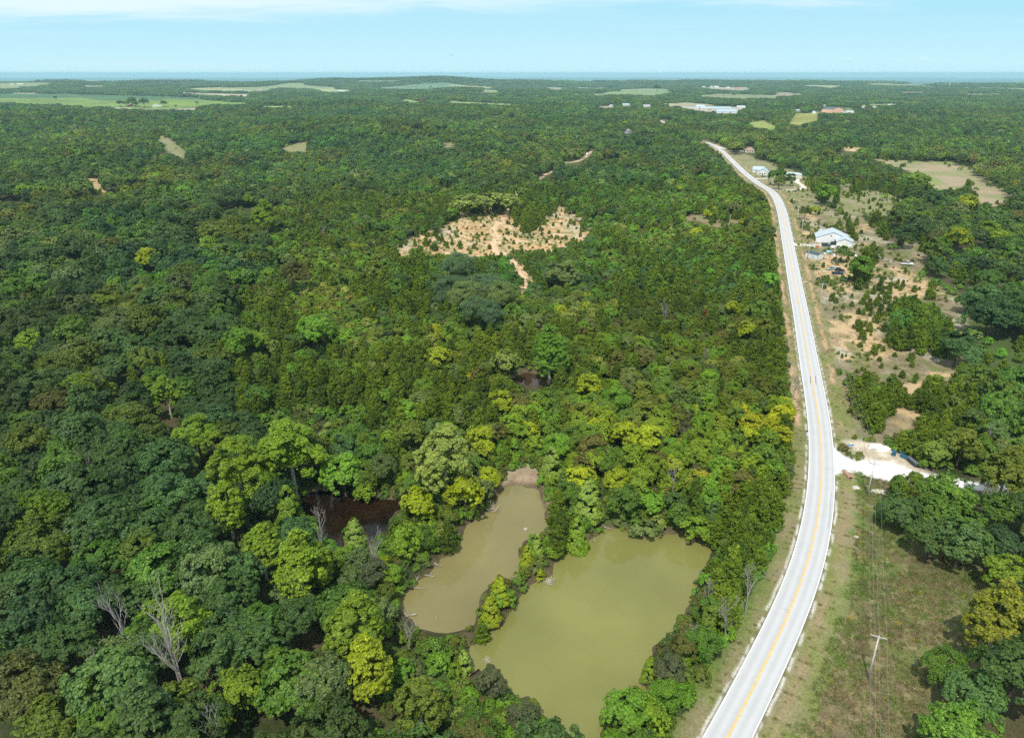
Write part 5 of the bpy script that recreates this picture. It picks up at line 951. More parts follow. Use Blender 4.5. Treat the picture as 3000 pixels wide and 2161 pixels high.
# ---------------------------------------------------------------- bare trees
def dead(label, x0, y0, base, top, seed, spread=.75, can=4.0, lean=0, n0=6, rr=1.0, grp='bare and dead trees'):
    px, py = x0+base[0]/3.024, y0+base[1]/3.024; x, y, z = on1(px, py, can); d = float(proj(x, y, z+can)[2]); hp = (base[1]-top[1])/3.024
    th = math.atan2(CAMZ-z, math.hypot(x, y)); H = can+hp*d/(F0*math.cos(th))*1.0
    t = thing('bare_tree', label, 'tree', (x, y, z-.2), seed, grp)
    b = branches(seed, H, spread, 3, .08+.010*H*rr, 1.0, n0, lean); me = b.mesh('trunk_and_limbs'); obj('trunk_and_limbs', me, DEADW, t); return t
for i, a in enumerate([('tall bleached tree standing over the dark oaks',0,1620,(1185,880),(1150,390)),('biggest bare tree with twin pale trunks, low in the wood',0,1620,(1610,1230),(1640,560)),('second trunk beside the biggest bare tree',0,1620,(1665,1250),(1830,860)),
    ('bare forked tree left of the twin trunked one',0,1620,(935,1200),(930,950)),('bare bushy crown right against the forked tree',0,1620,(1005,1170),(1040,930)),('wide armed bare tree at the bottom margin',0,1620,(1935,1640),(1960,1380)),
    ('curving bleached snag above dark oaks',0,1180,(800,700),(785,490)),('thin bare tree beside a grey crown',0,1180,(1615,1500),(1610,1360)),('grey dense bare tree nearest the road verge',1500,1620,(2090,390),(2110,180)),
    ('small grey bare tree on the pond bank beside yellow leaves',1500,1620,(1745,380),(1740,290)),('grey bare tree in the tangle between olive pond and road',1500,1620,(1900,650),(1920,440)),('low bare tree in the bank thicket',1500,1620,(1560,780),(1560,690)),
    ('pale grey bare tree in the yellow grove',1500,1180,(1430,720),(1440,560)),('lone whitish bare tree in the wide thicket',1650,700,(915,740),(910,550)),('small bare tree behind the willow-like tree',1650,700,(1250,1060),(1240,970)),
    ('half bare tree leaning at the road edge',1650,700,(2010,1470),(2060,1240)),('silvery snag on the dark pond bank',750,1180,(560,1100),(540,960)),('bare sapling in front of the dark pond',750,1180,(600,1340),(650,1180)),
    ('fan shaped bare tree near the pale conical tree',750,1180,(1020,1480),(1060,1240)),('thin grey poles of a bare tree',750,1180,(690,1420),(690,1310)),('bare tree between the oak clump and the gravel drive',2250,1150,(1915,1010),(1930,830)),
    ('grey bare tree in the scrub left of the clay clearing',750,150,(600,1640),(600,1560)),('bare tree at the left margin',0,1620,(90,820),(60,700)),('bare grey tree far in the middle wood',750,150,(700,1000),(700,940)),('bare tree in the middle of the left wood',0,690,(1530,920),(1530,860)),
    ('grey bare tree in the cedar scrub above the bins',2250,1150,(1930,440),(1930,350)),('bare tree among mossy trees under the golden one',2250,1620,(1870,1090),(1850,940)),('dead cedar left at the brown pond corner',750,1620,(1340,740),(1400,600))]):
    dead(*a, seed=40+i, spread=.5 if i in (7, 19) else .72)
# ---------------------------------------------------------------- driftwood, stumps, brush, stones
DW = mat('driftwood', (.40, .34, .28), .9, scale=3, var=.3); STN = mat('pale_stone', (.50, .44, .37), .9, scale=1.5, var=.25, bump=.4)
def log(label, x0, y0, L, r=.16, zo=PZ+.15, name='driftwood_log', seed=0):
    px = [x0+q[0]/3.024 for q in L]; py = [y0+q[1]/3.024 for q in L]; x, y, z = unproj0(px, py, lambda a, b: np.full(np.shape(a), PZ)); c = (float(x[0]), float(y[0]), zo)
    rs = random.Random(seed); b = MB(); pts = [Vector((x[i]-x[0], y[i]-y[0], rs.uniform(0, .3)+(.25 if i == 0 else 0))) for i in range(len(x))]; mid = []
    for i in range(len(pts)-1): mid += [pts[i], (pts[i]+pts[i+1])/2+Vector((rs.uniform(-.2, .2), rs.uniform(-.2, .2), .05))]
    mid.append(pts[-1]); n = len(mid); b.tube(mid, [r*(1-.75*i/(n-1)) for i in range(n)], 7)
    for k in range(4):
        s = mid[rs.randrange(1, n)]; b.tube([s, s+Vector((rs.uniform(-1, 1), rs.uniform(-1, 1), rs.uniform(.2, .9)))*.9], [r*.4, r*.1], 4)
    o = b.build(name, DW, None, True, label=label, category='log', group='logs along the pond banks'); o.location = c
for i, a in enumerate([('longest pale log reaching into the brown pond',750,1620,[(1395,215),(1440,195),(1500,200),(1570,218)]),('pale log with a split end on the upper bank of the brown pond',750,1620,[(1545,72),(1600,110),(1640,130)]),('thin curved log low on the brown pond bank',750,1620,[(1322,293),(1380,318),(1490,322)]),
    ('short log lying in the brown pond shallows',750,1620,[(1415,265),(1450,215)]),('log slanting into the dark pond',750,1180,[(925,818),(868,870)]),('second log at the far side of the dark pond',750,1180,[(1000,840),(915,862)]),('branch lying at the far corner of the olive pond',1500,1180,[(795,1098),(840,1118),(885,1130)]),
    ('bare pole slanting into the olive pond below the corner sycamores',1500,1180,[(718,1198),(730,1238)]),('branch on the mud bank of the brown pond',1500,1180,[(310,860),(290,885)]),('bare branch at the brown pond corner beside the dead cedar',750,1620,[(1420,560),(1330,568)])]): log(*a, seed=i)
def brush(label, x0, y0, q, s, seed):
    x, y, z = on1(x0+q[0]/3.024, y0+q[1]/3.024); rs = random.Random(seed); b = MB()
    for k in range(26):
        a = rs.uniform(0, 6.28); b.tube([Vector((rs.uniform(-.4, .4)*s, rs.uniform(-.4, .4)*s, 0)), Vector((math.cos(a)*s, math.sin(a)*s, rs.uniform(.1, .8)*s))], [.05*s, .015*s], 4)
    o = b.build('brush_pile', DW, None, False, label=label, category='brush pile'); o.location = (x, y, max(z, PZ)-.1)
brush('tangle of bleached branches where the brown pond narrows', 750, 1180, (2095, 905), 2.0, 3); brush('grey brush heap on the dike edge of the olive pond', 1500, 1620, (330, 215), 1.5, 4); brush('small brush tangle floating in the olive pond', 750, 1620, (2040, 905), .9, 5)
def stone(label, px, py, s, name='boulder', seed=1, m=None, zz=None, grp=None):
    x, y, z = on1(px, py); rs = np.random.RandomState(seed); me = bpy.data.meshes.new(name); import bmesh; bm = bmesh.new(); bmesh.ops.create_icosphere(bm, subdivisions=3, radius=1)
    for v in bm.verts: k = 1+.28*(float(vn(v.co.x*1.7+seed, v.co.y*1.7+v.co.z*2.1, seed))-.5)*2; v.co = Vector((v.co.x*s[0]*k, v.co.y*s[1]*k, v.co.z*s[2]*k))
    bm.to_mesh(me); bm.free(); o = obj(name, me, m or STN, label=label, category='stone'); o.location = (x, y, (z if zz is None else zz)); return o
stone('pale slab of rock beside the power pole at the drive', 2573, 1439, (2.2, 1.0, .35), seed=3); stone('pinkish boulder in the ditch below the culvert', 2507, 1429, (.9, .8, .6), seed=4)
stone('pale stone outcrop beside the green roadside strip', 2508, 1572, (.6, .5, .3), seed=6); stone('white stone at the bend verge across the road', 2358, 826, (1.0, .6, .3), seed=8)
stone('mossy stump standing in the upper brown pond', 1540, 1537, (.55, .4, .5), 'pond_stump', 9, DW, PZ+.1)['category'] = 'stump'; stone('short pale stump in the lower brown pond', 1277, 1799, (.18, .18, .7), 'pond_stump', 10, DW, PZ)['category'] = 'stump'
GRV = mat('crushed_gravel', (.74, .71, .67), .95, scale=4, var=.15, bump=.8)
o = stone('heap of pale crushed gravel on the pull-off', 2575, 1313, (3.1, 2.0, 1.3), 'gravel_heap', 12, GRV); o['category'] = 'gravel heap'
# ---------------------------------------------------------------- power line
WOODG = mat('weathered_pole_wood', (.50, .47, .44), .9, scale=3, var=.25); CER = mat('ceramic', (.5, .5, .52), .3); WIRE = mat('wire_metal', (.35, .38, .36), .4, .6); METG = mat('galvanised', (.5, .52, .54), .4, .6)
PL = [((2543,1989),10.0,2,'weathered power pole with braced crossarm, alone in the meadow'),((2541,1450),9.6,2,'power pole with a wide double crossarm at the mouth of the gravel drive'),((2452,1090),9.4,2,'power pole standing above the clay bank between drive and yard'),
      ((2401,887),9.4,2,'power pole beside the straight road before the wrecks'),((2366,757),9.2,1,'thin pole against the black roofed shed'),((2347,686),9.6,3,'power pole with a transformer near the white house'),((2335,645),9.4,2,'power pole in the dry grass up-road of the white house'),
      ((2323,584),9.8,0,'bare tall pole on the lawn below the loop drive'),((2184,509),8.0,1,'short pole at the house with two driveways'),((2133,482),9.5,0,'slim pole against the pale road on the long slope'),((2057,431),9.5,0,'slim pole on the verge at the crest'),((2066,411),9.5,0,'pole standing on the bank beyond the far driveway'),
      ((2022,405),9.5,2,'power pole with crossarm at the road crest'),((1980,388),9.0,2,'squat pole below the crossarm pole beyond the crest'),((1976,381),9.0,2,'tall pole beyond the crest of the road'),((1951,368),11,2,'farthest crossarm pole, beside the distant road piece'),
      ((2122,330),13,0,'tall mast above the warehouses'),((2200,322),12,0,'pole right of the warehouses'),((1767,313),12,0,'pole at the distant house yard')]
PW = []
for p, h, arm, lb in PL:
    x, y, z = on1(*p); PW.append((x, y, z, h, arm))
for i, (x, y, z, h, arm) in enumerate(PW):
    j = min(max(i, 1), 6); dx, dy = PW[j][0]-PW[j-1][0], PW[j][1]-PW[j-1][1]; az = math.atan2(dy, dx)
    t = thing('power_pole', PL[i][3], 'power pole', (x, y, z), az, 'power poles along the road')
    MB().tube([(0, 0, -.8), (0, 0, h)], [.17, .11], 9).build('pole', WOODG, t, True)
    if arm >= 1:
        w_ = 1.35 if arm > 1 else .7
        for q in ((-.09, .09) if i == 1 else (0.13,)): MB().box((q, 0, h-.35), (.1, 2*w_, .13)).build('crossarm', WOODG, t)
        ins = MB()
        for s in ((-1, -.45, .45, 1) if i == 1 else (-1, 1)): ins.tube([(.1, s*w_*.94, h-.28), (.1, s*w_*.94, h-.04)], [.07, .05], 7)
        ins.tube([(0, 0, h), (0, 0, h+.25)], [.07, .05], 7); ins.build('insulators', CER, t)
        MB().tube([(.1, -w_*.5, h-.4), (.1, 0, h-1.0)], .03, 4).tube([(.1, w_*.5, h-.4), (.1, 0, h-1.0)], .03, 4).build('brace', METG, t)
    if arm == 3: MB().tube([(.35, 0, h-2.2), (.35, 0, h-1.3)], .24, 10).build('transformer', METG, t, True)
d0 = np.array(PW[0][:2])-np.array(PW[1][:2]); L0 = [(PW[0][0]+d0[0]*.62, PW[0][1]+d0[1]*.62, float(hgt(PW[0][0]+d0[0]*.62, PW[0][1]+d0[1]*.62)), 10.0)]+[q[:4] for q in PW[:7]]
for w_, lb in ((-1.27, 'outer wire of the power line on the road side'), (1.27, 'outer wire of the power line on the meadow side'), (0, 'top wire of the power line'), (.25, 'lower neutral wire of the power line')):
    b = MB()
    for k in range(len(L0)-1):
        a, c = L0[k], L0[k+1]; dv = Vector((c[0]-a[0], c[1]-a[1], 0)).normalized(); side = Vector((-dv.y, dv.x, 0)); hh = -.04 if abs(w_) > 1 else (.25 if w_ == 0 else -2.0)
        A = Vector((a[0], a[1], a[2]+a[3]+hh))+side*w_; B = Vector((c[0], c[1], c[2]+c[3]+hh))+side*w_
        pts = [A.lerp(B, s/10)-Vector((0, 0, 4*(s/10)*(1-s/10)*.9)) for s in range(11)]; b.tube(pts, .016, 4, False)
    b.build('power_line_wire', WIRE, None, False, label=lb, category='wire', group='wires of the roadside power line')
# ---------------------------------------------------------------- buildings
WC = dict(white=(.66, .66, .66), cream=(.60, .60, .48), brown=(.30, .18, .12), grey=(.42, .43, .44), tan=(.50, .42, .32), peach=(.68, .44, .31), pale=(.50, .56, .60), rust=(.40, .14, .09), orange=(.62, .24, .10), bluegrey=(.40, .49, .56), dark=(.085, .11, .14), greyroof=(.22, .20, .21), brownroof=(.32, .19, .15))
WM = {k: mat('paint_'+k, v, .55 if k in ('pale', 'bluegrey', 'dark') else .8, scale=1.2, var=.07) for k, v in WC.items()}
def roofmat(name, col, rib=5.0):
    m, t, b, o = nmat(name); c = nn(t, 'ShaderNodeTexCoord'); w1 = nn(t, 'ShaderNodeTexWave', bands_direction='X'); w1.inputs['Scale'].default_value = rib*.5; w1.inputs['Distortion'].default_value = 0; t.links.new(c.outputs['Object'], w1.inputs[0])
    n1 = nn(t, 'ShaderNodeTexNoise'); n1.inputs['Scale'].default_value = .8; t.links.new(c.outputs['Object'], n1.inputs[0]); mx_ = nn(t, 'ShaderNodeMix', data_type='RGBA'); mx_.inputs[6].default_value = (*[q*.85 for q in col], 1); mx_.inputs[7].default_value = (*[q*1.1 for q in col], 1)
    t.links.new(n1.outputs[0], mx_.inputs[0]); t.links.new(mx_.outputs[2], b.inputs['Base Color']); b.inputs['Roughness'].default_value = .4; b.inputs['Metallic'].default_value = .15
    bm = nn(t, 'ShaderNodeBump'); bm.inputs['Strength'].default_value = .5; bm.inputs['Distance'].default_value = .04; t.links.new(w1.outputs[0], bm.inputs['Height']); t.links.new(bm.outputs[0], b.inputs['Normal']); return m
RM = dict(pale=roofmat('roof_pale_metal', WC['pale']), bluegrey=roofmat('roof_bluegrey_metal', WC['bluegrey']), dark=roofmat('roof_dark_metal', (.045, .075, .10)))
GLS = mat('window_glass', (.03, .04, .05), .08, var=.1); TEAL = mat('teal_trim', (.10, .27, .30), .6); REDS = mat('red_shutter', (.45, .08, .07), .6); DOORB = mat('dark_door', (.08, .05, .04), .5)
def house(name, label, cat, x, y, z, az, L, Wd, he, hr, wall, roof, wins=(), door=None, garage=None, hip=False, trim=None, over=.35, group=None):
    """ridge along local x; az = compass direction of the ridge in degrees"""
    t = thing(name, label, cat, (x, y, z-.1), math.pi/2-R(az), group)
    wm = WM[wall] if isinstance(wall, str) else wall; rm = RM.get(roof, WM.get(roof)) if isinstance(roof, str) else roof; a, b = L/2, Wd/2
    V = [(-a, -b, 0), (a, -b, 0), (a, b, 0), (-a, b, 0), (-a, -b, he), (a, -b, he), (a, b, he), (-a, b, he)]; F = [[0, 1, 5, 4], [2, 3, 7, 6], [3, 2, 1, 0]]
    if not hip: V += [(-a, 0, hr-.05), (a, 0, hr-.05)]; F += [[1, 2, 6, 9, 5], [3, 0, 4, 8, 7]]
    else: F += [[1, 2, 6, 5], [3, 0, 4, 7]]
    MB().poly(V, F).build('wall', wm, t)
    sl = (hr-he)/b; o = over; th = .12; ri = (a-b*.8 if hip else a+o); ri = max(ri, .2); lo = he-sl*o
    V = [(-a-o, -b-o, lo), (a+o, -b-o, lo), (ri, 0, hr), (-ri, 0, hr), (-a-o, b+o, lo), (a+o, b+o, lo)]; Vt = V+[(p[0], p[1], p[2]+th) for p in V]
    F = [[6, 7, 8, 9], [9, 8, 11, 10], [0, 3, 2, 1], [3, 4, 5, 2], [0, 1, 7, 6], [5, 4, 10, 11]]
    F += [[1, 2, 8, 7], [2, 5, 11, 8], [4, 3, 9, 10], [3, 0, 6, 9]] if not hip else [[7, 1, 5, 11], [10, 4, 0, 6], [7, 11, 8], [6, 9, 10], [1, 2, 5], [0, 4, 3]]
    MB().poly(Vt, F).build('roof', rm, t)
    if trim: MB().box((a+o*.5, -b/2-o/2, (he+hr)/2), (.05, .05, .05)).tube([(a+.03, -b-.05, he), (a+.03, 0, hr-.1), (a+.03, b+.05, he)], .09, 4).tube([(a+.03, -b+.02, 0), (a+.03, -b+.02, he)], .08, 4).tube([(a+.03, b-.02, 0), (a+.03, b-.02, he)], .08, 4).build('trim', trim, t)
    def face(side, s, zc, w, h, d):     # a box on a wall
        return {'-y': ((s, -b-d/2, zc), (w, d, h)), '+y': ((s, b+d/2, zc), (w, d, h)), '+x': ((a+d/2, s, zc), (d, w, h)), '-x': ((-a-d/2, s, zc), (d, w, h))}[side]
    for wv_ in wins:
        side, s, zc, w, h = wv_[:5]; f = MB().box(*face(side, s, zc, w+.16, h+.16, .05)).build('window', WM['white'], t); MB().box(*face(side, s, zc, w, h, .08)).build('pane', GLS, f)
        if len(wv_) > 5: 
            for q in (-1, 1): MB().box(*face(side, s+q*(w/2+.3), zc, .35, h+.1, .07)).build('shutter', REDS, f)
    if door: d_ = MB().box(*face(door[0], door[1], 1.05, 1.0, 2.1, .07)).build('door', DOORB, t)
    for g_ in (garage or ()): MB().box(*face(g_[0], g_[1], g_[3]/2, g_[2], g_[3], .06)).build('garage_door', g_[4] if len(g_) > 4 else WM['cream'], t)
    return t
def at(px, py): return on1(px, py)
# white metal house of the yard: gable end towards the road bend
x, y, z = at(2442, 712); house('metal_roofed_house', 'big white house with a pale metal roof beside the yard', 'house', x+1.5, y+7, z, 19+180, 14, 18.5, 2.9, 6.6, 'white', 'pale', [('+x', 6.2, 1.6, 2.4, 1.0, 1), ('+x', 3.4, 1.5, .8, 1.2), ('+x', -1, 4.3, .7, .7), ('-y', 3, 1.6, 1.2, 1.1), ('+y', 2, 1.6, 1.2, 1.1)], ('+x', 1.6))
x, y, z = at(2470, 721); house('garage_annex', 'white garage annex with teal trim in front of the big white house', 'garage', x+1.2, y+2.5, z, 199, 7.5, 8.6, 2.9, 4.6, 'white', 'pale', [('-y', 0, 1.6, .9, .9)], None, [('+x', 0, 3.0, 2.3)], trim=TEAL)
x, y, z = at(2492, 716); house('lean_to', 'small pale lean-to with rounded cover against the garage annex', 'shed', x+1, y+3, z, 199, 5, 3, 2.0, 2.7, 'pale', 'pale')
x, y, z = at(2387, 757); house('black_roofed_shed', 'white storage shed with a black metal roof by the road', 'shed', x, y+1, z, 150, 8.2, 5.0, 2.9, 3.7, 'white', 'dark', [], None, [('-y', 1, 2.4, 2.3, WM['pale'])], trim=TEAL, over=.15)
x, y, z = at(2406, 686); house('garden_shed', 'tiny white and dark playhouse shed behind the big white house', 'shed', x, y, z, 185, 3.0, 2.8, 2.2, 3.4, 'white', 'pale', [('+x', -.9, 1.3, .5, .8), ('+x', .9, 1.3, .5, .8)], ('+x', 0), over=.3)
x, y, z = at(2240, 513); house('white_cottage', 'white cottage with a grey roof above the short driveway', 'house', x, y+5, z, 205, 12, 10, 3.0, 6.2, 'white', 'bluegrey', [('+x', -2.4, 1.6, 1.4, 1.2), ('+x', 2.4, 1.6, 1.4, 1.2), ('-y', 3, 1.6, 1.4, 1.2)], ('+x', 0), trim=TEAL)
x, y, z = at(2222, 507); house('cottage_wing', 'grey roofed side wing left of the white cottage', 'house', x+2, y+7, z, 112, 11, 9, 3.0, 6.0, 'white', 'bluegrey', [('-y', -2, 1.6, 1.2, 1.2)])
x, y, z = at(2325, 521); house('double_garage', 'long white double garage at the end of the loop drive', 'garage', x, y+4, z, 108, 17, 9, 3.2, 4.6, 'white', 'pale', [('-x', 0, 1.7, 1.2, 1)], None, [('-y', 6, 3.2, 2.4), ('-y', 2.2, 3.2, 2.4)], hip=True)
x, y, z = at(2198, 447); house('brown_roofed_house', 'cream house with a brown hip roof behind the silvery willow', 'house', x, y+4, z, 100, 13, 12, 3.2, 6.4, 'cream', 'brownroof', [('-y', -3, 1.7, 1.6, 1.3), ('-y', 3, 1.7, 1.6, 1.3), ('-x', 0, 1.7, 1.6, 1.3)], ('-y', 0), hip=True)
for px, py, wpx, hw, wl, rf, lb, ct, az in FARB:
    x, y, z = at(px, py+.5); d = float(proj(x, y, z)[2]); Lm = max(wpx*d/F0, 7); Wm = min(Lm*.6, 26) if Lm > 20 else Lm*.7; nm = ct.replace(' ', '_').replace('silo_building', 'grain_elevator')
    wn = [('-y', (k-(2-1)/2)*Lm*.4, hw*.5, Lm*.09, hw*.28) for k in range(2)]
    if ct == 'barn': Lm, Wm = Wm*1.1, Lm; az += 90; wn = [('-x', 0, hw*.45, Wm*.16, hw*.6)]
    if 'hip' in lb: house(nm, lb, ct, x, y+Wm/2, z, az, Lm, Lm*.9, hw, hw+3.5, wl, rf, wn, hip=True)
    else: house(nm, lb, ct.replace('silo building', 'grain elevator'), x, y+Wm/2, z, az, Lm, Wm, hw, hw+min(Wm*.22, 4.5), wl, rf, wn)
# ---------------------------------------------------------------- vehicles
TYR = mat('tyre_rubber', (.02, .02, .02), .8)
CM = {k: mat('car_'+k, c, .25, .1, var=.05, spec=.6) for k, c in dict(black=(.02, .03, .035), teal=(.03, .09, .10), white=(.75, .76, .77), navy=(.03, .06, .10), ice=(.40, .60, .70), silver=(.5, .5, .5)).items()}
def car(label, px, py, az, col, typ='suv', s=1.0):
    x, y, z = at(px, py); t = thing('parked_'+('pickup' if typ == 'pickup' else 'van' if typ == 'van' else 'car'), label, dict(pickup='pickup truck', van='van').get(typ, 'car'), (x, y, z+.03), math.pi/2-R(az), None, s); L, W_ = dict(suv=(4.8, 1.9), pickup=(5.7, 2.0), van=(6.2, 2.2), sedan=(4.6, 1.8))[typ]; a = L/2
    pr = dict(suv=[(-a, .4), (-a, 1.0), (-a*.9, 1.08), (a*.45, 1.05), (a*.95, .92), (a, .6), (a, .4)], sedan=[(-a, .35), (-a, .85), (a*.4, .9), (a*.95, .75), (a, .5), (a, .35)], pickup=[(-a, .5), (-a, 1.1), (a*.45, 1.12), (a*.95, 1.05), (a, .7), (a, .5)], van=[(-a, .45), (-a, 2.3), (-a*.95, 2.45), (a*.5, 2.45), (a*.75, 1.35), (a*.97, 1.1), (a, .6), (a, .45)])[typ]
    MB().prism(pr[::-1], -W_/2, W_/2).build('body', CM[col], t)
    c0, c1, hh = dict(suv=(-a*.92, a*.35, 1.72), sedan=(-a*.6, a*.3, 1.38), pickup=(-a*.12, a*.42, 1.85), van=(-a*.7, a*.45, 2.2))[typ]; b0 = 1.04 if typ != 'sedan' else .86
    if typ != 'van':
        MB().prism([(c0, b0), (c0+.25, hh-.08), (c1-.55, hh-.08), (c1, b0)], -W_/2+.1, W_/2-.1).build('windows', GLS, t)
        MB().prism([(c0+.2, hh-.1), (c0+.3, hh), (c1-.6, hh), (c1-.5, hh-.1)], -W_/2+.14, W_/2-.14).build('cabin_roof', CM[col], t)
    else: MB().prism([(a*.5, 1.5), (a*.47, 2.2), (a*.72, 1.45)], -W_/2-.02, W_/2+.02).build('windows', GLS, t)
    if typ == 'pickup': MB().box((-a*.57, 0, 1.125), (a*.8, W_-.3, .03)).build('bed', TYR, t)
    for i in (-1, 1):
        for j in (-1, 1):
            w_ = MB().tube([(i*a*.62, j*(W_/2-.12)-.1, .36), (i*a*.62, j*(W_/2-.12)+.12, .36)], .36, 12).build('wheel', TYR, t)
    for j in (-1, 1): MB().box((a+.01, j*W_*.36, .78), (.04, .3, .16)).build('headlight', WM['pale'], t)
    return t
car('dark teal van parked end-on beside the gravel of the white house', 2420, 721, 100, 'teal', 'suv', 1.1); car('black car parked against the big white house', 2446, 717, 95, 'black', 'suv', 1.1)
car('pale ice blue pickup at the head of the wrecks', 2437, 790, 60, 'ice', 'pickup', .9); car('black pickup loaded with junk, nearest the road side of the wrecks', 2453, 803, 105, 'navy', 'pickup'); car('white topped dark car behind the black pickup', 2460, 794, 110, 'black', 'suv')
car('white pickup parked alone at the edge of the oak wood', 2656, 776, 105, 'white', 'pickup', 1.15); car('white delivery van at the end of the clay track', 1721, 454, 200, 'white', 'van'); car('dark old car under the cedar clump with a white dome on top', 2506, 770, 160, 'black', 'sedan')
car('silver car parked half hidden past the cedar clump', 2567, 757, 100, 'silver', 'suv', 1.1); car('dark car behind the roof of the big white house', 2473, 683, 110, 'black', 'sedan'); car('white car parked at the short driveway of the cottage', 2237, 519, 100, 'teal', 'sedan')
# junk of the yard, each a thing
rj = random.Random(7)
JC = {k: mat('junk_'+k, c, .6) for k, c in dict(white=(.75, .75, .75), cyan=(.25, .55, .65), red=(.5, .08, .06), grey=(.4, .4, .4), black=(.05, .05, .06), brown=(.25, .15, .1), orange=(.6, .2, .06), pink=(.7, .5, .5)).items()}
def junk(i, label, q, kind, col, cat, s=1.0):
    x, y, z = at(2330+q[0]/11.34, 640+q[1]/11.34); b = MB(); r = random.Random(i)
    if kind == 'boards':
        for k in range(5): b.box((r.uniform(-.3, .3), k*.3-.6, .08+.07*k), (r.uniform(2.4, 3.6)*s, .25, .06), r.uniform(-.2, .2))
    elif kind == 'crate':
        b.box((0, 0, .06), (1.2*s, .9*s, .1))
        for dx, dy, wx, wy in ((-.6, 0, .06, .9), (.6, 0, .06, .9), (0, -.45, 1.2, .06), (0, .45, 1.2, .06)): b.box((dx*s, dy*s, .45*s), (wx*s, wy*s, .8*s))
    elif kind == 'appliance': b.box((0, 0, .5*s), (.8*s, .75*s, 1.0*s)).box((0, -.39*s, .52*s), (.7*s, .05, .85*s)).box((.25*s, -.43*s, .6*s), (.04, .04, .4*s))
    elif kind == 'tarp':
        n = 7; V = [(i_*.5*s-1.5*s, j_*.4*s-1.2*s, (.45+.35*math.sin(i_*1.3+j_)*.6)*(1 if 0 < i_ < 6 and 0 < j_ < 6 else .1)) for i_ in range(n) for j_ in range(n)]; b.poly(V, [[i_*n+j_, (i_+1)*n+j_, (i_+1)*n+j_+1, i_*n+j_+1] for i_ in range(n-1) for j_ in range(n-1)])
    elif kind == 'table': b.box((0, 0, .75), (1.8*s, .9*s, .06)); [b.box((dx*s, dy*s, .36), (.06, .06, .72)) for dx in (-.8, .8) for dy in (-.38, .38)]
    elif kind == 'barrel': b.tube([(0, 0, 0), (0, 0, .9)], .3, 12)
    elif kind == 'pile':
        for k in range(9): b.box((r.uniform(-.9, .9)*s, r.uniform(-.6, .6)*s, r.uniform(.1, .5)), (r.uniform(.3, 1.2), r.uniform(.2, .6), r.uniform(.1, .4)), r.uniform(0, 3))
    elif kind == 'trailer': b.box((0, 0, .75), (2.8, 1.5, .1)).box((0, .75, 1.0), (2.8, .05, .45)).box((0, -.75, 1.0), (2.8, .05, .45)).box((1.9, 0, .7), (1.4, .1, .08)).tube([(0, -.85, .35), (0, .85, .35)], .35, 10)
    elif kind == 'dome': b.tube([(0, 0, 0), (0, 0, .9), (0, 0, 1.15), (0, 0, 1.3)], [.9*s, .9*s, .6*s, .1], 12)
    o = b.build(cat.replace(' ', '_'), JC[col], None, False, label=label, category=cat); o.location = (x, y, z); o.rotation_euler.z = r.uniform(0, 3); o['group'] = 'things left lying in the yard'
for i, a in enumerate([('orange barrel by the gravel of the white house', (755, 960), 'barrel', 'orange', 'barrel', 1.4), ('orange crate beside the orange barrel', (740, 950), 'crate', 'orange', 'crate', 1.2), ('pale folding table behind the orange crate', (590, 985), 'table', 'white', 'table'), ('flatbed trailer in the middle of the yard', (1255, 1000), 'trailer', 'white', 'trailer'),
   ('bright blue tarp over a heap', (1105, 1100), 'tarp', 'cyan', 'tarp', .8), ('blue tarp scrap right of the bigger blue tarp', (1180, 1110), 'tarp', 'cyan', 'tarp', .4), ('stack of pale boards by the cedar tree', (1340, 1090), 'boards', 'white', 'board stack'), ('stack of rusty boards below the pale ones', (1270, 1145), 'boards', 'brown', 'board stack'),
   ('white appliance in the junk heap', (1290, 1260), 'appliance', 'white', 'appliance', 1.3), ('second pale appliance near the cedar', (1400, 1290), 'appliance', 'pink', 'appliance'), ('mixed scrap heap in front of the cedar', (1230, 1210), 'pile', 'grey', 'scrap heap', 1.6), ('white scrap heap beside the black roofed shed', (960, 1200), 'pile', 'white', 'scrap heap', 1.3),
   ('pink and white scrap right behind the shed corner', (880, 1195), 'pile', 'pink', 'scrap heap', .8), ('blue scrap heap right of the shed', (1000, 1170), 'pile', 'cyan', 'scrap heap', .8), ('dark scrap heap at the front corner of the shed', (900, 1340), 'pile', 'black', 'scrap heap'), ('grey bicycle scrap in front of the shed side', (980, 1340), 'pile', 'grey', 'scrap heap', .8),
   ('red seat lying in the grass', (1225, 1385), 'pile', 'red', 'seat', .6), ('grey metal heap below the red seat', (1240, 1460), 'pile', 'grey', 'scrap heap', 1.8), ('grey tarp spread right of the metal heap', (1390, 1400), 'tarp', 'grey', 'tarp', 1.1), ('dark crate at the rear of the junk', (970, 1085), 'crate', 'black', 'crate'),
   ('white water tank left of the cedar clump', (2015, 1275), 'dome', 'white', 'tank'), ('larger white dome resting on the old car', (2015, 1400), 'dome', 'white', 'tank', 1.2), ('long white pipe bundle behind the cedar clump', (1880, 1140), 'boards', 'white', 'pipe bundle', 1.4), ('white bucket beside the pipe bundle', (1920, 1190), 'barrel', 'pink', 'bucket'),
   ('white scrap heap right of the lean-to', (1960, 880), 'pile', 'white', 'scrap heap', 1.2), ('white stone at the grass behind the garden shed', (545, 540), 'pile', 'white', 'stone heap', .6), ('green bin beside the pale folding table', (560, 960), 'barrel', 'cyan', 'bin')]): junk(i, a[0], a[1], a[2], a[3], a[4], *(a[5:]))
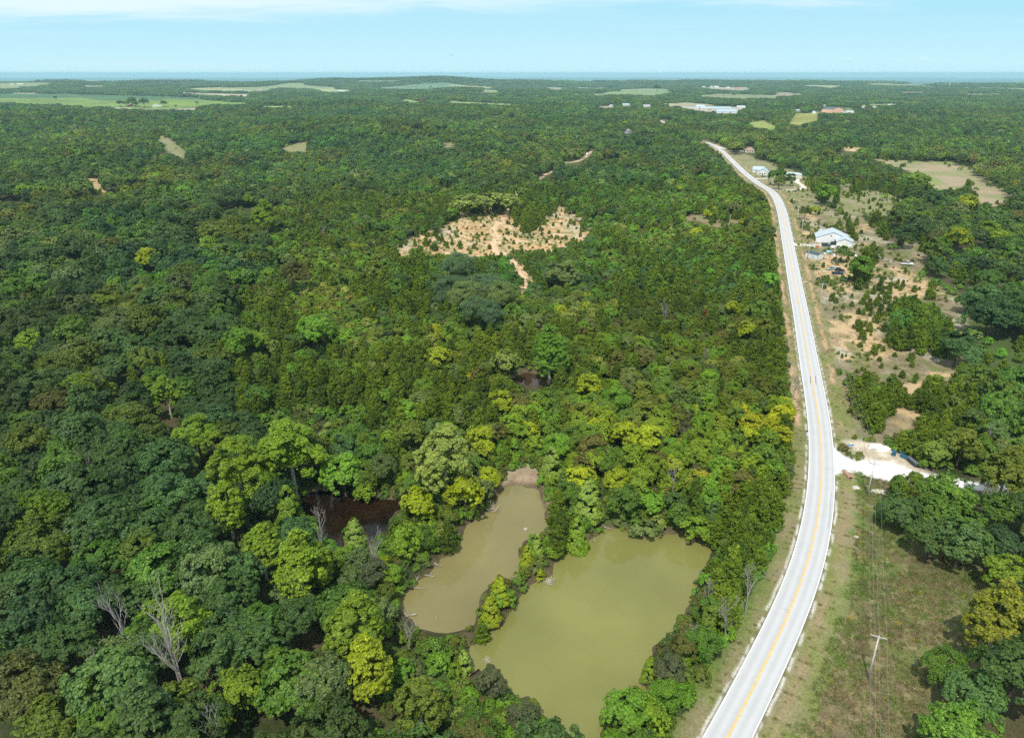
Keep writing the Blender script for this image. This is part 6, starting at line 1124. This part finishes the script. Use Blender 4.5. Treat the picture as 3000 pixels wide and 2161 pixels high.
# ---------------------------------------------------------------- gravel drive: bins, sign, post, mailboxes, culvert
BL = mat('dumpster_blue', (.02, .12, .20), .5); BK = mat('bin_black', (.05, .06, .07), .6); LID = mat('bin_lid', (.14, .15, .17), .5); SGN = mat('sign_blue', (.03, .25, .55), .5)
def az_to(px, py, px2, py2): a, b = on1(px, py), on1(px2, py2); return math.atan2(b[1]-a[1], b[0]-a[0])
x, y, z = at(2652, 1341); t = thing('dumpster', 'large blue open dumpster at the edge of the gravel pull-off', 'dumpster', (x, y, z), az_to(2640, 1335, 2662, 1345)); b = MB(); L_, W_ = 2.4, 1.6
b.prism([(-L_/2+.2, .15), (L_/2-.2, .15), (L_/2, 1.4), (L_/2-.08, 1.4), (L_/2-.3, .25), (-L_/2+.3, .25), (-L_/2+.08, 1.4), (-L_/2, 1.4)], -W_/2, W_/2).box((0, -W_/2, .8), (L_-.15, .06, 1.2)).box((0, W_/2, .8), (L_-.15, .06, 1.2)).build('container', BL, t); MB().box((0, W_/2+.35, 1.1), (L_, .06, .8)).build('lid', LID, t); MB().box((-L_/2-.05, 0, .9), (.12, .5, .15)).box((L_/2+.05, 0, .9), (.12, .5, .15)).build('lifting_pocket', BK, t)
def bin_(label, px, py, m, s, az, lidm): 
    x, y, z = at(px, py); t = thing('wheeled_bin', label, 'bin', (x, y, z), az, 'wheeled bins beside the gravel drive', s); MB().box((0, 0, .55), (.5, .55, .95), 0, 1.2, 1.2).build('container', m, t); MB().box((0, 0, 1.07), (.66, .74, .08)).box((.0, .36, 1.0), (.5, .06, .06)).build('lid', lidm, t)
    for j in (-1, 1): MB().tube([(j*.28-.03, .28, .12), (j*.28+.03, .28, .12)], .12, 10).build('wheel', TYR, t)
bin_('tall blue bin standing alone on the pull-off', 2618, 1334, BL, 1.4, .3, BL)
for i, p in enumerate([(2663, 1348), (2668, 1353), (2673, 1357), (2678, 1361), (2683, 1365)]): bin_(f"{['first', 'second', 'third', 'fourth', 'last'][i]} black bin in the row running from the dumpster", p[0], p[1]+3, BK, 1.25, -.9, LID)
x, y, z = at(2488, 1316); t = thing('road_sign', 'small blue name sign with a white line on short posts beside the drive', 'sign', (x, y, z), .1); MB().box((-.7, 0, .6), (.08, .08, 1.3)).box((.7, 0, .6), (.08, .08, 1.3)).build('post', METG, t); pn_ = MB().box((0, 0, 1.35), (2.1, .06, .5)).build('panel', SGN, t); MB().box((-.2, -.035, 1.38), (1.3, .012, .10)).build('lettering_line', WM['white'], pn_)
x, y, z = at(2506, 1335); t = thing('marker_post', 'short white marker post beside the gravel drive', 'post', (x, y, z)); MB().tube([(0, 0, -.2), (0, 0, 1.15)], .16, 10).build('post', WM['white'], t, True); MB().tube([(0, 0, 1.15), (0, 0, 1.25)], [.18, .08], 10).build('cap', METG, t)
for i, (p, lb, m) in enumerate([((2367, 1273), 'dark mailbox of the roadside row, uppermost', BK), ((2367, 1279), 'silver mailbox in the middle of the roadside row', WM['pale']), ((2367, 1285), 'pale mailbox of the roadside row, closest to the camera', WM['pale'])]):
    x, y, z = at(*p); x -= .4; t = thing('mailbox', lb, 'mailbox', (x, y, z), 0, 'mailboxes along the road edge'); MB().box((0, 0, .5), (.1, .1, 1.0)).build('post', WOODG, t); MB().prism([(-.3, 1.0), (-.3, 1.28), (-.15, 1.42), (.15, 1.42), (.3, 1.28), (.3, 1.0)][::-1], -.25, .25).build('box', m, t)
x, y, z = at(2486, 1397); t = thing('culvert_pipe', 'rusty culvert pipe mouth in the ditch below the gravel drive', 'culvert', (x, y, z+.2), 0); V = MB()
n = 14
for a0 in range(n):
    q0, q1 = 2*math.pi*a0/n, 2*math.pi*(a0+1)/n; V.poly([(math.cos(q)*r_, yy, math.sin(q)*r_) for yy in (-1.1, 3) for q in (q0, q1) for r_ in (.45, .52)], [[0, 1, 3, 2], [0, 2, 6, 4], [1, 5, 7, 3]])
V.build('pipe', mat('rusty_steel', (.35, .2, .14), .8), t); MB().box((0, .4, 0), (.86, .05, .86)).build('silt', TYR, t)  # black plate across the pipe stands in for the shade inside it
# cottage yard bits
x, y, z = at(2212, 520); t = thing('black_mailbox', 'black mailbox at the short driveway of the cottage', 'mailbox', (x, y, z)); MB().box((0, 0, .5), (.15, .15, 1.0)).build('post', WOODG, t); MB().box((0, 0, 1.3), (.9, .7, .6)).build('box', BK, t)
# ---------------------------------------------------------------- masts, towers, bird
x, y, z = at(1333, 236); d = float(proj(x, y, z)[2]); t = thing('radio_mast', 'slender radio mast breaking the horizon', 'mast', (x, y, z)); h = (236-211)*d/F0; w_ = d/F0*.5
for a0 in range(3): MB().tube([(math.cos(a0*2.1)*w_, math.sin(a0*2.1)*w_, 0), (math.cos(a0*2.1)*w_*.7, math.sin(a0*2.1)*w_*.7, h)], w_*.28, 4).build('leg', METG, t)
MB().box((0, 0, h*.93), (w_*2.4, w_*2.4, h*.10)).build('antenna_panel', METG, t)
x, y, z = at(2781, 255); d = float(proj(x, y, z)[2]); t = thing('water_tower', 'slim white water tower in the far woods', 'water tower', (x, y, z)); h = 11*d/F0; r_ = d/F0*1.0; MB().tube([(0, 0, 0), (0, 0, h*.75), (0, 0, h)], [r_*.8, r_*.9, r_*.9], 12).build('standpipe', WM['pale'], t, True); MB().tube([(0, 0, h), (0, 0, h*1.06)], [r_*.95, r_*.2], 12).build('cap', WM['white'], t)
a_, b_2 = (1322-1500)/F0, (1080.5-163)/F0; t_b = 390; t = thing('bird', 'dark soaring bird with raised wings in the clear sky', 'bird', (t_b*a_, t_b*(cp+b_2*sp_), CAMZ+t_b*(-sp_+b_2*cp)), .4); FE = mat('feathers', (.03, .025, .02), .8)
b = MB().tube([(0, .42, 0), (0, .3, .02), (0, 0, 0), (0, -.25, 0), (0, -.5, .0)], [.03, .08, .11, .07, .02], 8)
for s in (-1, 1):
    V = [(0, .16, .05), (s*.45, .2, .30), (s*.85, .08, .52), (s*1.0, -.12, .56), (s*.75, -.18, .42), (s*.4, -.17, .24), (0, -.14, .04)]; b.poly(V, [list(range(7))]).poly([(p[0], p[1], p[2]-.03) for p in V], [list(range(7))[::-1]])
b.poly([(-.03, -.3, .01), (.03, -.3, .01), (.13, -.62, .01), (-.13, -.62, .01)], [[0, 1, 2, 3]]).build('body', FE, t)
# ---------------------------------------------------------------- the air
b = MB(); b.box((0, 20000, (116-175)/2), (90000, 52000, 116+175)); me = b.mesh('haze')
m = bpy.data.materials.new('haze_air'); m.use_nodes = True; t = m.node_tree; t.nodes.clear(); o = t.nodes.new('ShaderNodeOutputMaterial'); pv = t.nodes.new('ShaderNodeVolumePrincipled')
pv.inputs['Color'].default_value = (.50, .85, .97, 1); pv.inputs['Density'].default_value = 5.6e-5; pv.inputs['Anisotropy'].default_value = .0; t.links.new(pv.outputs[0], o.inputs['Volume'])
obj('haze', me, m, kind='stuff', label='pale blue air thickening towards the horizon', category='haze')
